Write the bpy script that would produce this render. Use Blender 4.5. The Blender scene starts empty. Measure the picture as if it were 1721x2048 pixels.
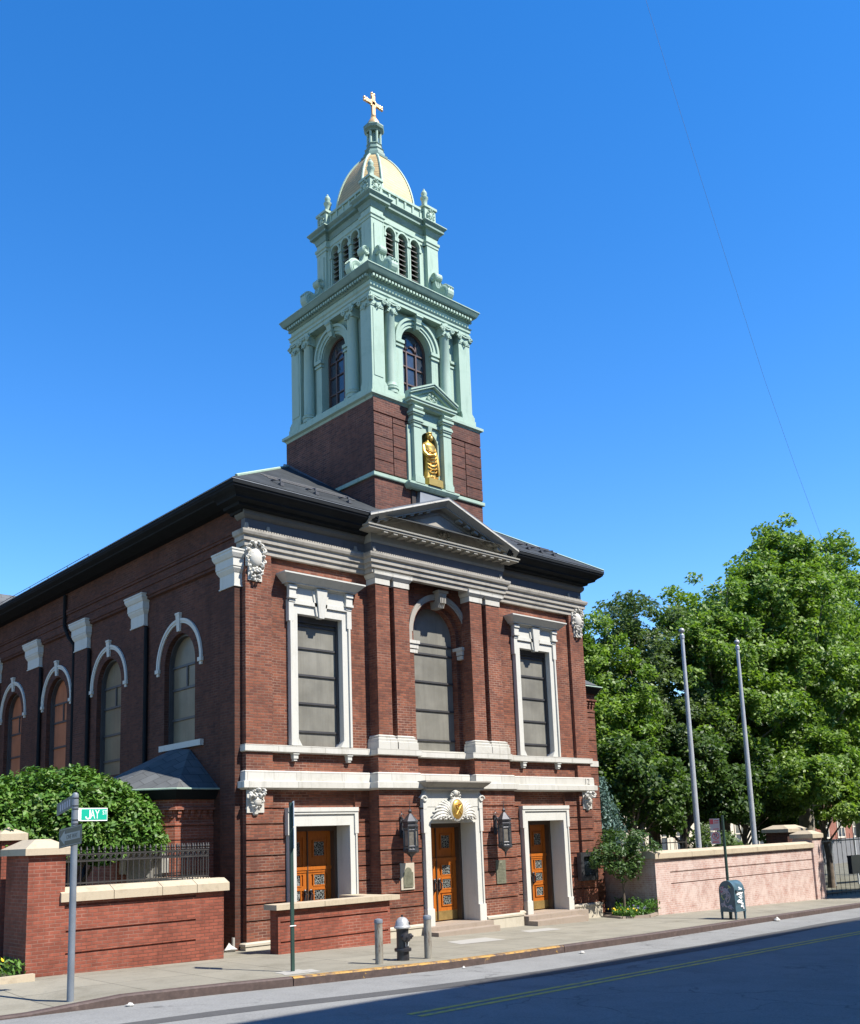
import bpy, bmesh, math, random
import numpy as np
from mathutils import Vector, Matrix

random.seed(7)
RNG = np.random.default_rng(11)
PI = math.pi
R = math.radians
sc = bpy.context.scene
COL = sc.collection

# ------------------------------------------------------------------ camera
cam_d = bpy.data.cameras.new('camera')
cam = bpy.data.objects.new('camera', cam_d)
COL.objects.link(cam)
_p, _y, _r = 0.1668, 0.7551, -0.0371
_f = Vector((math.sin(_y) * math.cos(_p), math.cos(_y) * math.cos(_p), math.sin(_p)))
_r0 = Vector((math.cos(_y), -math.sin(_y), 0))
_u0 = _r0.cross(_f)
_rt = math.cos(_r) * _r0 + math.sin(_r) * _u0
_up = -math.sin(_r) * _r0 + math.cos(_r) * _u0
_m = Matrix((_rt, _up, -_f)).transposed().to_4x4()
_m.translation = Vector((-11.9625, -19.2877, 3.3293))
cam.matrix_world = _m
cam_d.sensor_fit = 'VERTICAL'
cam_d.sensor_height = 36
cam_d.sensor_width = 36
cam_d.lens = 1942.2726 / 2048 * 36
cam_d.shift_x = -(879.9912 - 860.5) / 2048
cam_d.shift_y = (1346.8682 - 1024) / 2048
cam_d.clip_start = 0.1
cam_d.clip_end = 3000
sc.camera = cam

# ------------------------------------------------------------------ sky, sun, exposure
SUN_EL, SUN_AZ = 53.0, 21.0          # light travels towards -x and +y
world = bpy.data.worlds.new('World')
sc.world = world
world.use_nodes = True
wn = world.node_tree
wn.nodes.clear()
sky = wn.nodes.new('ShaderNodeTexSky')
sky.sky_type = 'NISHITA'
sky.sun_disc = False
sky.sun_elevation = R(SUN_EL)
sky.sun_rotation = R(180 - SUN_AZ)
sky.altitude = 0
sky.air_density = 1.0
sky.dust_density = 0.0
sky.ozone_density = 2.0
bg = wn.nodes.new('ShaderNodeBackground')
bg.inputs['Strength'].default_value = 0.095
wo = wn.nodes.new('ShaderNodeOutputWorld')
hs = wn.nodes.new('ShaderNodeHueSaturation')
hs.inputs['Hue'].default_value = 0.507
hs.inputs['Saturation'].default_value = 1.38
hs.inputs['Value'].default_value = 1.38
wn.links.new(sky.outputs[0], hs.inputs['Color'])
wn.links.new(hs.outputs[0], bg.inputs[0])
wn.links.new(bg.outputs[0], wo.inputs[0])

sun_d = bpy.data.lights.new('sun', 'SUN')
sun_d.energy = 5.0
sun_d.angle = R(0.5)
sun_d.color = (1.0, 0.945, 0.86)
sun = bpy.data.objects.new('sun', sun_d)
COL.objects.link(sun)
_sd = Vector((-math.sin(R(SUN_AZ)) * math.cos(R(SUN_EL)), math.cos(R(SUN_AZ)) * math.cos(R(SUN_EL)), -math.sin(R(SUN_EL))))
sun.rotation_euler = _sd.to_track_quat('-Z', 'Y').to_euler()
sun.location = (20, -40, 60)

sc.view_settings.view_transform = 'Standard'
sc.view_settings.look = 'None'
sc.view_settings.exposure = 1.05
sc.view_settings.gamma = 1.0
sc.view_settings.use_curve_mapping = False
sc.cycles.max_bounces = 8
sc.cycles.transparent_max_bounces = 12

# ------------------------------------------------------------------ materials
def new_mat(name):
    m = bpy.data.materials.new(name)
    m.use_nodes = True
    nt = m.node_tree
    b = nt.nodes['Principled BSDF']
    return m, nt, b

def N(nt, t, **kw):
    n = nt.nodes.new(t)
    for k, v in kw.items():
        if k in n.inputs.keys():
            n.inputs[k].default_value = v
        else:
            setattr(n, k, v)
    return n

def rgba(c):
    return (c[0], c[1], c[2], 1)

def noise(nt, coord, scale, detail=4, rough=.6, dist=0):
    n = N(nt, 'ShaderNodeTexNoise')
    n.inputs['Scale'].default_value = scale
    n.inputs['Detail'].default_value = detail
    n.inputs['Roughness'].default_value = rough
    n.inputs['Distortion'].default_value = dist
    nt.links.new(coord, n.inputs['Vector'])
    return n.outputs['Fac']

def ramp(nt, fac, stops):
    n = N(nt, 'ShaderNodeValToRGB')
    e = n.color_ramp.elements
    while len(e) < len(stops):
        e.new(.5)
    for i, (p, c) in enumerate(stops):
        e[i].position = p
        e[i].color = rgba(c) if not isinstance(c, float) else (c, c, c, 1)
    nt.links.new(fac, n.inputs[0])
    return n.outputs['Color']

def mixc(nt, fac, a, b, mode='MIX'):
    n = N(nt, 'ShaderNodeMix', data_type='RGBA', blend_type=mode)
    for inp, v in ((n.inputs[0], fac), (n.inputs[6], a), (n.inputs[7], b)):
        if hasattr(v, 'is_output'):
            nt.links.new(v, inp)
        elif isinstance(v, (int, float)):
            inp.default_value = v
        else:
            inp.default_value = rgba(v)
    return n.outputs[2]

def bump(nt, b, h, strength=.3, dist=.02):
    n = N(nt, 'ShaderNodeBump')
    n.inputs['Strength'].default_value = strength
    n.inputs['Distance'].default_value = dist
    nt.links.new(h, n.inputs['Height'])
    nt.links.new(n.outputs[0], b.inputs['Normal'])

def coords(nt, which='Object'):
    return N(nt, 'ShaderNodeTexCoord').outputs[which]

def geo_pos(nt):
    return N(nt, 'ShaderNodeNewGeometry').outputs['Position']

def plain(name, c, rough=.6, metal=0, var=.12, scale=3, spec=.5, bmp=0, fine=40):
    """one colour with soft patches of its own tone"""
    m, nt, b = new_mat(name)
    p = geo_pos(nt)
    n = noise(nt, p, scale, 5, .65)
    lo = tuple(x * (1 - var) for x in c)
    hi = tuple(min(1, x * (1 + var)) for x in c)
    col = ramp(nt, n, [(.3, lo), (.7, hi)])
    nt.links.new(col, b.inputs['Base Color'])
    b.inputs['Roughness'].default_value = rough
    b.inputs['Metallic'].default_value = metal
    b.inputs['Specular IOR Level'].default_value = spec
    if bmp:
        bump(nt, b, noise(nt, p, fine, 3), bmp, .01)
    return m

def stone(name, c, stain=(.55, .52, .45), amount=.35, rough=.75, scale=2.2, bmp=.15, streak=.3, joints=0):
    """pale painted or cut stone with worn, dirty patches"""
    m, nt, b = new_mat(name)
    p = geo_pos(nt)
    a = noise(nt, p, scale, 8, .7, .3)
    f = noise(nt, p, 28, 4, .6)
    base = mixc(nt, ramp(nt, f, [(.35, 0.0), (.75, .5)]), c, tuple(x * .88 for x in c))
    st = ramp(nt, a, [(.52, 0.0), (.72, amount)])
    col = mixc(nt, st, base, tuple(x * y for x, y in zip(c, stain)))
    nt.links.new(col, b.inputs['Base Color'])
    b.inputs['Roughness'].default_value = rough
    b.inputs['Specular IOR Level'].default_value = .3
    # rain streaks run down the face
    mp = N(nt, 'ShaderNodeMapping'); mp.inputs['Scale'].default_value = (5, 5, .45)
    nt.links.new(p, mp.inputs['Vector'])
    sk = noise(nt, mp.outputs[0], 1.6, 6, .7)
    col = mixc(nt, ramp(nt, sk, [(.54, 0.0), (.72, streak)]), col, tuple(x * y * .8 for x, y in zip(c, stain)))
    if joints:                                                  # upright joints between the blocks
        t = N(nt, 'ShaderNodeTexBrick'); t.offset = .37
        t.inputs['Scale'].default_value = 1; t.inputs['Brick Width'].default_value = joints; t.inputs['Row Height'].default_value = .62
        t.inputs['Mortar Size'].default_value = .006; t.inputs['Mortar Smooth'].default_value = .3
        t.inputs['Color1'].default_value = (1, 1, 1, 1); t.inputs['Color2'].default_value = (.9, .89, .87, 1); t.inputs['Mortar'].default_value = (.45, .43, .40, 1)
        nt.links.new(N(nt, 'ShaderNodeUVMap').outputs[0], t.inputs['Vector'])
        col = mixc(nt, 1.0, col, t.outputs['Color'], 'MULTIPLY')
    nt.links.new(col, b.inputs['Base Color'])
    bump(nt, b, f, bmp, .01)
    return m

def brick(name, c1, c2, mortar, bw=.205, bh=.0655, ms=.009, patch=(.8, 1.15), paint=None, paint_amt=.5, mort_patch=None, rough=.85, patch_scale=.55):
    m, nt, b = new_mat(name)
    uv = N(nt, 'ShaderNodeUVMap').outputs[0]
    t = N(nt, 'ShaderNodeTexBrick')
    t.offset = .5
    t.inputs['Scale'].default_value = 1
    t.inputs['Brick Width'].default_value = bw
    t.inputs['Row Height'].default_value = bh
    t.inputs['Mortar Size'].default_value = ms
    t.inputs['Mortar Smooth'].default_value = .25
    t.inputs['Bias'].default_value = -.1
    nt.links.new(uv, t.inputs['Vector'])
    t.inputs['Color1'].default_value = rgba(c1)
    t.inputs['Color2'].default_value = rgba(c2)
    p = geo_pos(nt)
    # mortar that is bright only where it has been repointed
    pm = noise(nt, p, .45, 5, .7, .4)
    mc = ramp(nt, pm, [(.45, tuple(x * .62 for x in mortar)), (.62, mort_patch or mortar)])
    nt.links.new(mc, t.inputs['Mortar'])
    mps = N(nt, 'ShaderNodeMapping'); mps.inputs['Scale'].default_value = (2.2, 2.2, .22)
    nt.links.new(p, mps.inputs['Vector'])
    soot = noise(nt, mps.outputs[0], 1.1, 6, .7)
    big = noise(nt, p, patch_scale, 6, .65, .2)
    g = ramp(nt, big, [(.28, (patch[0],) * 3), (.72, (patch[1],) * 3)])
    col = mixc(nt, 1.0, t.outputs['Color'], g, 'MULTIPLY')
    col = mixc(nt, ramp(nt, soot, [(.5, 0.0), (.72, .4)]), col, tuple(x * .42 for x in c2))
    mid = noise(nt, p, 7, 3, .6)
    col = mixc(nt, 1.0, col, ramp(nt, mid, [(.3, (.86,) * 3), (.7, (1.12,) * 3)]), 'MULTIPLY')
    if paint:
        pn = noise(nt, p, 2.6, 9, .82, .3)
        col = mixc(nt, ramp(nt, pn, [(.38, paint_amt * .3), (.58, paint_amt)]), col, paint)
    nt.links.new(col, b.inputs['Base Color'])
    b.inputs['Roughness'].default_value = rough
    b.inputs['Specular IOR Level'].default_value = .25
    inv = N(nt, 'ShaderNodeMath', operation='SUBTRACT')
    inv.inputs[0].default_value = 1
    nt.links.new(t.outputs['Fac'], inv.inputs[1])
    bump(nt, b, inv.outputs[0], .5, .008)
    return m

M = {}
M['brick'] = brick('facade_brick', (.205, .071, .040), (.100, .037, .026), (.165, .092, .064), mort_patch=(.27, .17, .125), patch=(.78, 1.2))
M['brick_side'] = brick('shaded_side_brick', (.092, .034, .021), (.050, .020, .014), (.095, .056, .044))  # flank brick darkened below the facade's, its shade put into the colour
M['brick_tower'] = brick('tower_brick', (.135, .053, .037), (.066, .030, .026), (.17, .105, .082), patch=(.75, 1.15))
M['brick_yard'] = brick('yard_wall_brick', (.245, .070, .042), (.165, .048, .030), (.20, .08, .054), mort_patch=(.26, .13, .095))
M['brick_pink'] = brick('washed_brick', (.30, .115, .08), (.22, .08, .06), (.50, .40, .35), paint=(.50, .405, .36), paint_amt=.9, mort_patch=(.56, .46, .41))
M['brick_orange'] = brick('annex_brick', (.26, .082, .048), (.18, .057, .034), (.36, .2, .15))
M['white'] = stone('white_stone', (.49, .48, .435), amount=.4, scale=1.3, streak=.42, joints=1.35)
M['trim'] = stone('white_trim', (.485, .48, .435), amount=.2, scale=1.6)
M['greystone'] = stone('grey_limestone', (.30, .28, .24), (.42, .42, .44), .8, scale=1.7)
M['frieze'] = stone('shaded_sooty_frieze', (.105, .105, .11), (.55, .55, .6), .7, scale=2.5)  # soot grey taken darker, with the gutter's shadow put into the colour
M['peddark'] = stone('pediment_stone', (.25, .24, .205), (.6, .58, .55), .5)  # stone darkened, so shade on the cornice bands is in its colour
M['cap'] = stone('sandstone_cap', (.40, .335, .24), (.5, .48, .46), .6, scale=2.6)
M['plinth'] = stone('plinth_stone', (.42, .38, .30), (.62, .58, .52), .55, scale=1.9)
M['step'] = stone('granite_step', (.27, .22, .175), (.7, .66, .6), .5, scale=4)
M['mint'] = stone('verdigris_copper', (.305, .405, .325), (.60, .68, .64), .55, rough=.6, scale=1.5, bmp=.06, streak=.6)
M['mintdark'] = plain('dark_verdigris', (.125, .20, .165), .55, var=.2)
M['gutter'] = plain('black_gutter', (.009, .011, .013), .8, var=.25, spec=.15)
M['lead'] = plain('lead_sheet', (.13, .145, .16), .5, metal=.3, var=.15)
M['louvre'] = plain('louvre_board', (.12, .11, .10), .8)
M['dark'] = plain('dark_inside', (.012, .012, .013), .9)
M['iron'] = plain('black_iron', (.030, .027, .025), .5, var=.3)
M['steel'] = plain('galvanized_steel', (.46, .48, .50), .42, metal=.35, var=.1)
M['postgreen'] = plain('dark_green_post', (.018, .045, .036), .5, var=.2)
M['greypost'] = plain('grey_post', (.15, .17, .195), .5, metal=.1, var=.15)
M['bronze'] = plain('weathered_bronze', (.165, .165, .115), .55, metal=.35, var=.25, scale=9)
M['lanternmetal'] = plain('lantern_iron', (.065, .066, .072), .42, metal=.6, var=.35, scale=6)
M['lanternglass'] = plain('lantern_glass', (.16, .145, .12), .2, var=.3, scale=8)
M['brass'] = plain('brass_plate', (.42, .29, .11), .38, metal=.7, var=.25, scale=5)
M['blackpaint'] = plain('black_paint', (.022, .022, .026), .35, var=.3, scale=9)
M['silver'] = plain('silver_paint', (.36, .36, .35), .4, metal=.3, var=.12, scale=8)
M['bark'] = plain('tree_bark', (.115, .090, .065), .9, var=.45, scale=5, bmp=.4, fine=14)
M['barkpale'] = plain('plane_bark', (.185, .165, .125), .9, var=.5, scale=3, bmp=.3, fine=10)
M['soil'] = plain('soil', (.05, .037, .026), .95, var=.3, scale=6)
M['beige'] = stone('beige_facade', (.56, .49, .38), (.8, .78, .75), .4)
M['concrete'] = stone('concrete', (.31, .30, .27), (.8, .8, .8), .4)
M['navybox'] = plain('mailbox_blue', (.05, .095, .12), .38, var=.25, scale=5)
M['tagwhite'] = plain('white_marker', (.72, .74, .74), .6)
M['taggrey'] = plain('grey_marker', (.33, .31, .35), .6)
M['tagpink'] = plain('pink_marker', (.45, .16, .24), .6)
M['taggreen'] = plain('green_marker', (.36, .42, .12), .6)
M['signgreen'] = plain('sign_green', (.006, .36, .235), .4, var=.04)
M['signwhite'] = plain('sign_white', (.80, .82, .80), .45, var=.03)
M['signblack'] = plain('sign_black', (.018, .02, .018), .45)
M['signred'] = plain('sign_red', (.5, .045, .06), .45)
M['shadewhite'] = plain('shaded_reflective_white', (.21, .22, .21), .5, var=.15)  # sign white darkened to stand for the shade on the one way face
M['signback'] = plain('sign_back', (.075, .085, .085), .55)
M['signpale'] = plain('shaded_pale_sign', (.42, .37, .37), .5, var=.1)  # sign white toned down, the plates' shaded side put into the colour
M['yellowpaint'] = plain('yellow_paint', (.55, .33, .05), .7, var=.35, scale=12)
M['glassdark'] = plain('dark_glass', (.035, .045, .06), .08, var=.3, spec=.9)
M['winframe'] = plain('brown_window_frame', (.085, .05, .04), .5)
M['brownframe'] = plain('bronze_bar', (.045, .045, .047), .45, var=.2)
M['white_litter'] = plain('paper', (.45, .44, .41), .8)
M['yellowflower'] = plain('yellow_petal', (.75, .52, .02), .7)
M['purpleflower'] = plain('purple_petal', (.20, .14, .42), .7)
M['rail'] = plain('rail_metal', (.06, .062, .066), .5, metal=.3)
M['whitepanel'] = plain('white_panel', (.17, .175, .19), .6, var=.1)

def mat_pane(name, c):
    """cloudy protective sheet over the windows, a little glossy"""
    m, nt, b = new_mat(name)
    p = geo_pos(nt)
    n = noise(nt, p, 1.1, 5, .6)
    col = ramp(nt, n, [(.3, tuple(x * .75 for x in c)), (.7, tuple(x * 1.2 for x in c))])
    mp = N(nt, 'ShaderNodeMapping'); mp.inputs['Scale'].default_value = (7, 7, .5)
    nt.links.new(p, mp.inputs['Vector'])
    col = mixc(nt, ramp(nt, noise(nt, mp.outputs[0], 1.3, 6, .7), [(.45, 0.0), (.75, .45)]), col, tuple(x * .5 for x in c))
    nt.links.new(col, b.inputs['Base Color'])
    b.inputs['Roughness'].default_value = .3
    b.inputs['Specular IOR Level'].default_value = .35
    return m
M['pane'] = mat_pane('cloudy_pane', (.185, .18, .155))
M['pane_tan'] = mat_pane('tan_pane', (.165, .135, .09))  # tan stands for lit surroundings mirrored in the pane
M['pane_reflect'] = mat_pane('rust_reflection_pane', (.36, .135, .07))  # rust red put in as a painted reflection

def mat_gold(name, c, rough, lines=0, metal=.85):
    m, nt, b = new_mat(name)
    p = geo_pos(nt)
    n = noise(nt, p, 6, 4, .6)
    col = ramp(nt, n, [(.3, tuple(x * .78 for x in c)), (.7, tuple(min(1, x * 1.08) for x in c))])
    if lines:
        s = N(nt, 'ShaderNodeSeparateXYZ')
        nt.links.new(p, s.inputs[0])
        mm = N(nt, 'ShaderNodeMath', operation='MULTIPLY')
        nt.links.new(s.outputs[2], mm.inputs[0]); mm.inputs[1].default_value = lines
        fr = N(nt, 'ShaderNodeMath', operation='FRACT')
        nt.links.new(mm.outputs[0], fr.inputs[0])
        g = N(nt, 'ShaderNodeMath', operation='LESS_THAN')
        nt.links.new(fr.outputs[0], g.inputs[0]); g.inputs[1].default_value = .16
        col = mixc(nt, g.outputs[0], col, tuple(x * .45 for x in c))
    nt.links.new(col, b.inputs['Base Color'])
    b.inputs['Metallic'].default_value = metal
    b.inputs['Roughness'].default_value = rough
    return m
M['gold'] = mat_gold('gold_leaf', (.66, .41, .10), .36, metal=.75)
M['golddome'] = mat_gold('dome_gold', (.46, .33, .15), .55, lines=9.0, metal=.25)
M['goldcross'] = mat_gold('cross_gold', (.66, .42, .20), .4, metal=.4)

def mat_slate(name, c, row=.22):
    m, nt, b = new_mat(name)
    uv = N(nt, 'ShaderNodeUVMap').outputs[0]
    t = N(nt, 'ShaderNodeTexBrick')
    t.offset = .5
    t.inputs['Scale'].default_value = 1
    t.inputs['Brick Width'].default_value = row * 1.6
    t.inputs['Row Height'].default_value = row
    t.inputs['Mortar Size'].default_value = .008
    t.inputs['Color1'].default_value = rgba(tuple(x * 1.15 for x in c))
    t.inputs['Color2'].default_value = rgba(tuple(x * .8 for x in c))
    t.inputs['Mortar'].default_value = rgba(tuple(x * .45 for x in c))
    nt.links.new(uv, t.inputs['Vector'])
    p = geo_pos(nt)
    col = mixc(nt, 1.0, t.outputs['Color'], ramp(nt, noise(nt, p, 1.5, 5), [(.3, (.8,) * 3), (.7, (1.2,) * 3)]), 'MULTIPLY')
    nt.links.new(col, b.inputs['Base Color'])
    b.inputs['Roughness'].default_value = .75
    b.inputs['Specular IOR Level'].default_value = .25
    bump(nt, b, t.outputs['Fac'], -.4, .01)
    return m
M['slate'] = mat_slate('dark_slate', (.030, .034, .036))
M['slate_grey'] = mat_slate('grey_slate', (.085, .09, .092), .26)

def mat_wood(name, c):
    m, nt, b = new_mat(name)
    p = geo_pos(nt)
    mp = N(nt, 'ShaderNodeMapping')
    mp.inputs['Scale'].default_value = (14, 14, 1.2)
    nt.links.new(p, mp.inputs['Vector'])
    n = noise(nt, mp.outputs[0], 2.2, 6, .7, 1.0)
    col = ramp(nt, n, [(.3, tuple(x * .62 for x in c)), (.68, c), (.85, tuple(min(1, x * 1.3) for x in c))])
    nt.links.new(col, b.inputs['Base Color'])
    b.inputs['Roughness'].default_value = .4
    return m
M['wood'] = mat_wood('varnished_oak', (.42, .118, .012))
M['wooddark'] = mat_wood('dark_oak', (.075, .05, .035))

def mat_leaf(name, cols, transl=.4):
    m, nt, b = new_mat(name)
    g = N(nt, 'ShaderNodeNewGeometry')
    col = ramp(nt, g.outputs['Random Per Island'], [(i / (len(cols) - 1), c) for i, c in enumerate(cols)])
    big = noise(nt, g.outputs['Position'], .35, 3)
    col = mixc(nt, 1.0, col, ramp(nt, big, [(.3, (.8, .86, .8)), (.7, (1.18, 1.12, 1.05))]), 'MULTIPLY')
    nt.links.new(col, b.inputs['Base Color'])
    b.inputs['Roughness'].default_value = .5
    b.inputs['Specular IOR Level'].default_value = .35
    tr = N(nt, 'ShaderNodeBsdfTranslucent')
    nt.links.new(mixc(nt, 1.0, col, (1.15, 1.25, .55), 'MULTIPLY'), tr.inputs['Color'])
    ms = N(nt, 'ShaderNodeMixShader')
    ms.inputs[0].default_value = transl
    nt.links.new(b.outputs[0], ms.inputs[1])
    nt.links.new(tr.outputs[0], ms.inputs[2])
    out = nt.nodes['Material Output']
    nt.links.new(ms.outputs[0], out.inputs['Surface'])
    return m
M['leaf_plane'] = mat_leaf('plane_tree_leaf', [(.055, .115, .02), (.105, .19, .028), (.165, .26, .042), (.24, .34, .09)])
M['leaf_mid'] = mat_leaf('grey_green_leaf', [(.055, .095, .035), (.09, .14, .048), (.13, .185, .075)])
M['leaf_dark'] = mat_leaf('dark_tree_leaf', [(.035, .075, .018), (.06, .115, .026), (.095, .16, .036)])
M['leaf_bush'] = mat_leaf('bush_leaf', [(.042, .105, .014), (.065, .15, .02), (.095, .20, .028), (.115, .17, .035)], .2)
M['leaf_small'] = mat_leaf('small_tree_leaf', [(.03, .07, .018), (.05, .10, .026), (.08, .14, .035)], .25)
M['leaf_spruce'] = mat_leaf('blue_spruce_needle', [(.08, .14, .13), (.12, .20, .185), (.16, .25, .235)], .1)
M['leaf_bed'] = mat_leaf('bedding_leaf', [(.05, .12, .02), (.09, .19, .03), (.13, .25, .05)], .3)

def mat_asphalt(name, c, speck=.3):
    m, nt, b = new_mat(name)
    p = geo_pos(nt)
    a = noise(nt, p, 34, 6, .8)
    d = noise(nt, p, .9, 7, .7, .4)
    col = mixc(nt, ramp(nt, a, [(.3, 0.0), (.7, 1.0)]), tuple(x * (1 - speck) for x in c), tuple(x * (1 + speck) for x in c))
    col = mixc(nt, 1.0, col, ramp(nt, d, [(.3, (.82,) * 3), (.5, (1.0,) * 3), (.72, (1.12,) * 3)]), 'MULTIPLY')
    vo = N(nt, 'ShaderNodeTexVoronoi', feature='DISTANCE_TO_EDGE'); vo.inputs['Scale'].default_value = .42
    wq = N(nt, 'ShaderNodeVectorMath', operation='ADD'); nt.links.new(p, wq.inputs[0])
    wn_ = N(nt, 'ShaderNodeTexNoise'); wn_.inputs['Scale'].default_value = 1.6; wn_.inputs['Detail'].default_value = 5; nt.links.new(p, wn_.inputs['Vector'])
    nt.links.new(wn_.outputs['Color'], wq.inputs[1]); nt.links.new(wq.outputs[0], vo.inputs['Vector'])
    crk = ramp(nt, vo.outputs['Distance'], [(.004, .5), (.012, 0.0)])
    col = mixc(nt, mixc(nt, ramp(nt, noise(nt, p, .35, 3), [(.46, 0.0), (.56, 1.0)]), (0, 0, 0), crk), col, tuple(x * .3 for x in c))
    s = N(nt, 'ShaderNodeMapping'); s.inputs['Scale'].default_value = (.5, 5, 1)
    nt.links.new(p, s.inputs['Vector'])
    oil = noise(nt, s.outputs[0], .8, 5, .75, .6)
    col = mixc(nt, ramp(nt, oil, [(.62, 0.0), (.76, .45)]), col, tuple(x * .45 for x in c))
    nt.links.new(col, b.inputs['Base Color'])
    b.inputs['Roughness'].default_value = .85
    b.inputs['Specular IOR Level'].default_value = .3
    bump(nt, b, a, .4, .006)
    return m
M['asphalt'] = mat_asphalt('pale_asphalt', (.182, .184, .178))
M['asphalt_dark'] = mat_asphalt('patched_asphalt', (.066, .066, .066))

def mat_sidewalk(name, c):
    m, nt, b = new_mat(name)
    p = geo_pos(nt)
    t = N(nt, 'ShaderNodeTexBrick')
    t.offset = 0
    t.inputs['Scale'].default_value = 1
    t.inputs['Brick Width'].default_value = 1.5
    t.inputs['Row Height'].default_value = 1.5
    t.inputs['Mortar Size'].default_value = .012
    t.inputs['Color1'].default_value = rgba(c)
    t.inputs['Color2'].default_value = rgba(tuple(x * .87 for x in c))
    t.inputs['Mortar'].default_value = rgba(tuple(x * .5 for x in c))
    nt.links.new(p, t.inputs['Vector'])
    d = noise(nt, p, 1.1, 8, .72, .3)
    f = noise(nt, p, 45, 3, .7)
    col = mixc(nt, 1.0, t.outputs['Color'], ramp(nt, d, [(.28, (.74, .73, .70)), (.5, (1.0,) * 3), (.75, (1.13, 1.12, 1.1))]), 'MULTIPLY')
    col = mixc(nt, 1.0, col, ramp(nt, f, [(.3, (.88,) * 3), (.7, (1.1,) * 3)]), 'MULTIPLY')
    sp = noise(nt, p, 9, 2, .5)
    col = mixc(nt, ramp(nt, sp, [(.70, 0.0), (.74, .5)]), col, tuple(x * .5 for x in c))
    nt.links.new(col, b.inputs['Base Color'])
    b.inputs['Roughness'].default_value = .9
    b.inputs['Specular IOR Level'].default_value = .2
    bump(nt, b, f, .25, .006)
    return m
M['sidewalk'] = mat_sidewalk('sidewalk_concrete', (.222, .208, .166))

def mat_curb(name, yellow=False):
    m, nt, b = new_mat(name)
    p = geo_pos(nt)
    n = noise(nt, p, 9, 6, .75)
    col = ramp(nt, n, [(.3, (.04, .026, .022)), (.6, (.075, .05, .043)), (.8, (.15, .115, .10))])
    if yellow:
        k = noise(nt, p, 4, 6, .8)
        sx = N(nt, 'ShaderNodeSeparateXYZ'); nt.links.new(N(nt, 'ShaderNodeNewGeometry').outputs['Normal'], sx.inputs[0])
        up = ramp(nt, sx.outputs[2], [(.3, 0.0), (.5, 1.0)])           # the top edge keeps more of its paint than the face
        face = ramp(nt, k, [(.60, 0.0), (.66, .8)]); edge = ramp(nt, k, [(.40, 0.0), (.56, .8)])
        col = mixc(nt, mixc(nt, up, face, edge), col, (.42, .235, .04))
    nt.links.new(col, b.inputs['Base Color'])
    b.inputs['Roughness'].default_value = .7
    return m
M['curb'] = mat_curb('rusty_curb')
M['curbyellow'] = mat_curb('worn_yellow_curb', True)
M['ground'] = plain('park_ground', (.105, .10, .07), .95, var=.4, scale=1.2)
M['distbrick'] = brick('far_brick', (.30, .10, .06), (.23, .08, .05), (.3, .2, .15))
# ------------------------------------------------------------------ mesh helpers
OFF = {}        # object name -> world position of its own origin

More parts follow.
